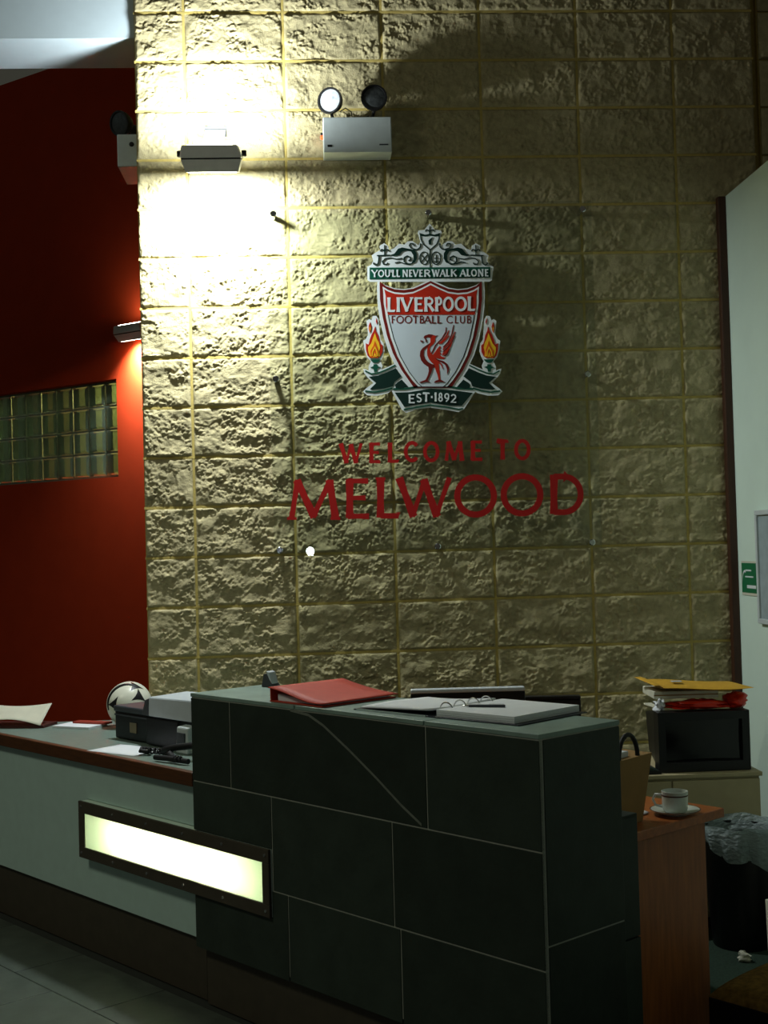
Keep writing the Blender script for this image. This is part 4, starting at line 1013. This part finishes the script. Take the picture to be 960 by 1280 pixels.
MB().tube([(-0.10, 0.07, 0.012), (-0.06, 0.02, 0.026), (0.0, 0.03, 0.04), (0.08, 0.05, 0.052), (0.16, 0.06, 0.055)], 0.013, 8).build('handle', rubber_m, cb, smooth=60)
MB().tube([(-0.19, 0.03, 0.016), (-0.185, 0.0, 0.022), (-0.17, -0.015, 0.016), (-0.15, 0.0, 0.014), (-0.17, 0.03, 0.014), (-0.19, 0.03, 0.014)], 0.008, 8).build('loop', rubber_m, cb, smooth=60)
MB().tube([(-0.02, -0.045, 0.012), (0.05, -0.035, 0.014), (0.16, -0.02, 0.012)], 0.010, 8).build('plug', rubber_m, cb, smooth=60)

ball = thing('football', 'white football with black curved panels behind the printer', 'ball', (-0.295, -0.115, ZD + 0.1))
def sph(r, n=24):
    return MB().grid(lambda u, w: (r * math.cos(math.pi * (w - .5)) * math.cos(2 * math.pi * u), r * math.cos(math.pi * (w - .5)) * math.sin(2 * math.pi * u), r * math.sin(math.pi * (w - .5))), n * 2, n)
sph(0.0985).build('ball_skin', ballwhite_m, ball, smooth=80)
def patch(c, up, pts, r=0.0995):
    c = Vector(c).normalized(); a = (Vector(up) - c * Vector(up).dot(c)).normalized(); b_ = c.cross(a)
    M_ = MB(); n = len(pts); vs = [c * r]; fs = []
    for ring in (0.33, 0.66, 1.0):
        for x, y in pts:
            vs.append((c + b_ * x * ring * -1 + a * y * ring).normalized() * r)
    for i in range(n):
        j = (i + 1) % n
        fs.append((0, 1 + i, 1 + j))
        for q_ in range(2): fs.append((1 + q_ * n + i, 1 + (q_ + 1) * n + i, 1 + (q_ + 1) * n + j, 1 + q_ * n + j))
    # rim down to the skin
    base = len(vs)
    for i in range(n): vs.append(vs[1 + 2 * n + i].normalized() * 0.098)
    for i in range(n):
        j = (i + 1) % n; fs.append((1 + 2 * n + i, base + i, base + j, 1 + 2 * n + j))
    M_.add(vs, fs); M_.build('ball_panel', black_m, ball, smooth=50)
tri = []
for k in range(3):
    a0 = math.pi / 2 + k * 2 * math.pi / 3
    tri += [(0.42 * math.cos(a0), 0.42 * math.sin(a0)), (0.17 * math.cos(a0 + .55), 0.17 * math.sin(a0 + .55)), (0.15 * math.cos(a0 + 1.05), 0.15 * math.sin(a0 + 1.05)), (0.17 * math.cos(a0 + 1.55), 0.17 * math.sin(a0 + 1.55))]
for c, up in (((0.55, -0.75, 0.42), (0.2, 0, 1)), ((-0.55, -0.8, 0.1), (0.6, 0, 1)), ((0.35, -0.45, 0.85), (1, 0, 0.2)), ((-0.9, 0.3, 0.4), (0, 0, 1)), ((0.0, 0.9, 0.4), (0, 0, 1)), ((0.1, -0.8, -0.6), (0, 0, 1))):
    patch(c, up, tri)
band = []
for i in range(21):
    a = -0.2 + 2.3 * i / 20
    p = Vector((-math.cos(a) * 0.86, -0.52 + 0.1 * math.sin(a), math.sin(a) * 0.9)).normalized()
    band.append(p * 0.0972)
MB().tube(band, [0.004 + 0.004 * math.sin(math.pi * i / 20) for i in range(21)], 8).build('ball_stripe', black_m, ball, smooth=60)
MB().lathe([(0.045, 0.0), (0.050, 0.002), (0.050, 0.016), (0.046, 0.018), (0.042, 0.016), (0.042, 0.002)], 24, M=Matrix.Translation((0, 0, -0.0998))).build('ball_ring_stand', mat('gold_plastic', (170, 140, 60), 0.4), ball, smooth=40)

bk = thing('open_booklet', 'cream booklet with a curled page at the left end of the desk', 'booklet', (-0.83, -0.005, ZD), -0.25)
def curl(u, w):
    return (-0.16 + 0.31 * u, -0.05 + 0.12 * w + 0.02 * u, 0.012 + 0.085 * w + 0.03 * math.sin(u * 3.1) * (1 - w) * 1.0 - 0.012 * math.sin(u * math.pi) * w)
MB().grid(curl, 14, 8).build('curled_page', cream_m, bk, smooth=70, thick=0.0015)
MB().box(-0.13, 0.16, -0.02, 0.12, 0.001, 0.012).build('pages', mat('dark_red_print', (70, 30, 24), 0.6), bk)
ltr = thing('letter_stack', 'thin stack of white letters between the booklet and the football', 'paper', (-0.525, -0.06, ZD), -0.5, 'papers on the desk')
stack(-0.10, 0.10, -0.06, 0.07, 0.001, 3, 0.003).build('letters', paper_m, ltr)
MB().box(-0.06, 0.12, 0.03, 0.08, 0.0105, 0.018).build('red_booklet', mat('dull_red_print', (150, 52, 36), 0.6), ltr)

# made-up lamp behind the camera, added so the acrylic mirrors a small glint
lamp = thing('glint_lamp', 'unseen slim lamp added to put a small glint in the acrylic sign', 'lamp', (0.50, -7.2, 0.0))
MB().lathe([(0.0, 0.0), (0.13, 0.0), (0.13, 0.012), (0.02, 0.025), (0.0, 0.025)], 28).build('base', black_m, lamp, smooth=40)
MB().tube([(0, 0, 0.02), (0, 0, 1.44)], 0.01, 10).build('pole', black_m, lamp)
MB().lathe([(0.0, 1.435), (0.022, 1.442), (0.04, 1.468), (0.041, 1.486), (0.030, 1.512), (0.0, 1.524)], 20).build('bulb', bulb_m, lamp, smooth=60)

lf = thing('fill_light_fitting', 'made-up white fitting for the added fill light, out of frame to the left', 'light', FILL_POS)
MB().box(-0.64, 0.64, -0.18, 0.18, 0.004, 0.07).build('housing', white_m, lf, bevel=0.006)
for sx in (-0.5, 0.5):
    MB().tube([(sx, 0, 0.07), (sx, 0, 1.4)], 0.006, 8).build('hanger', steel_m, lf)
lamp.scale = (1, 1, 1.02)
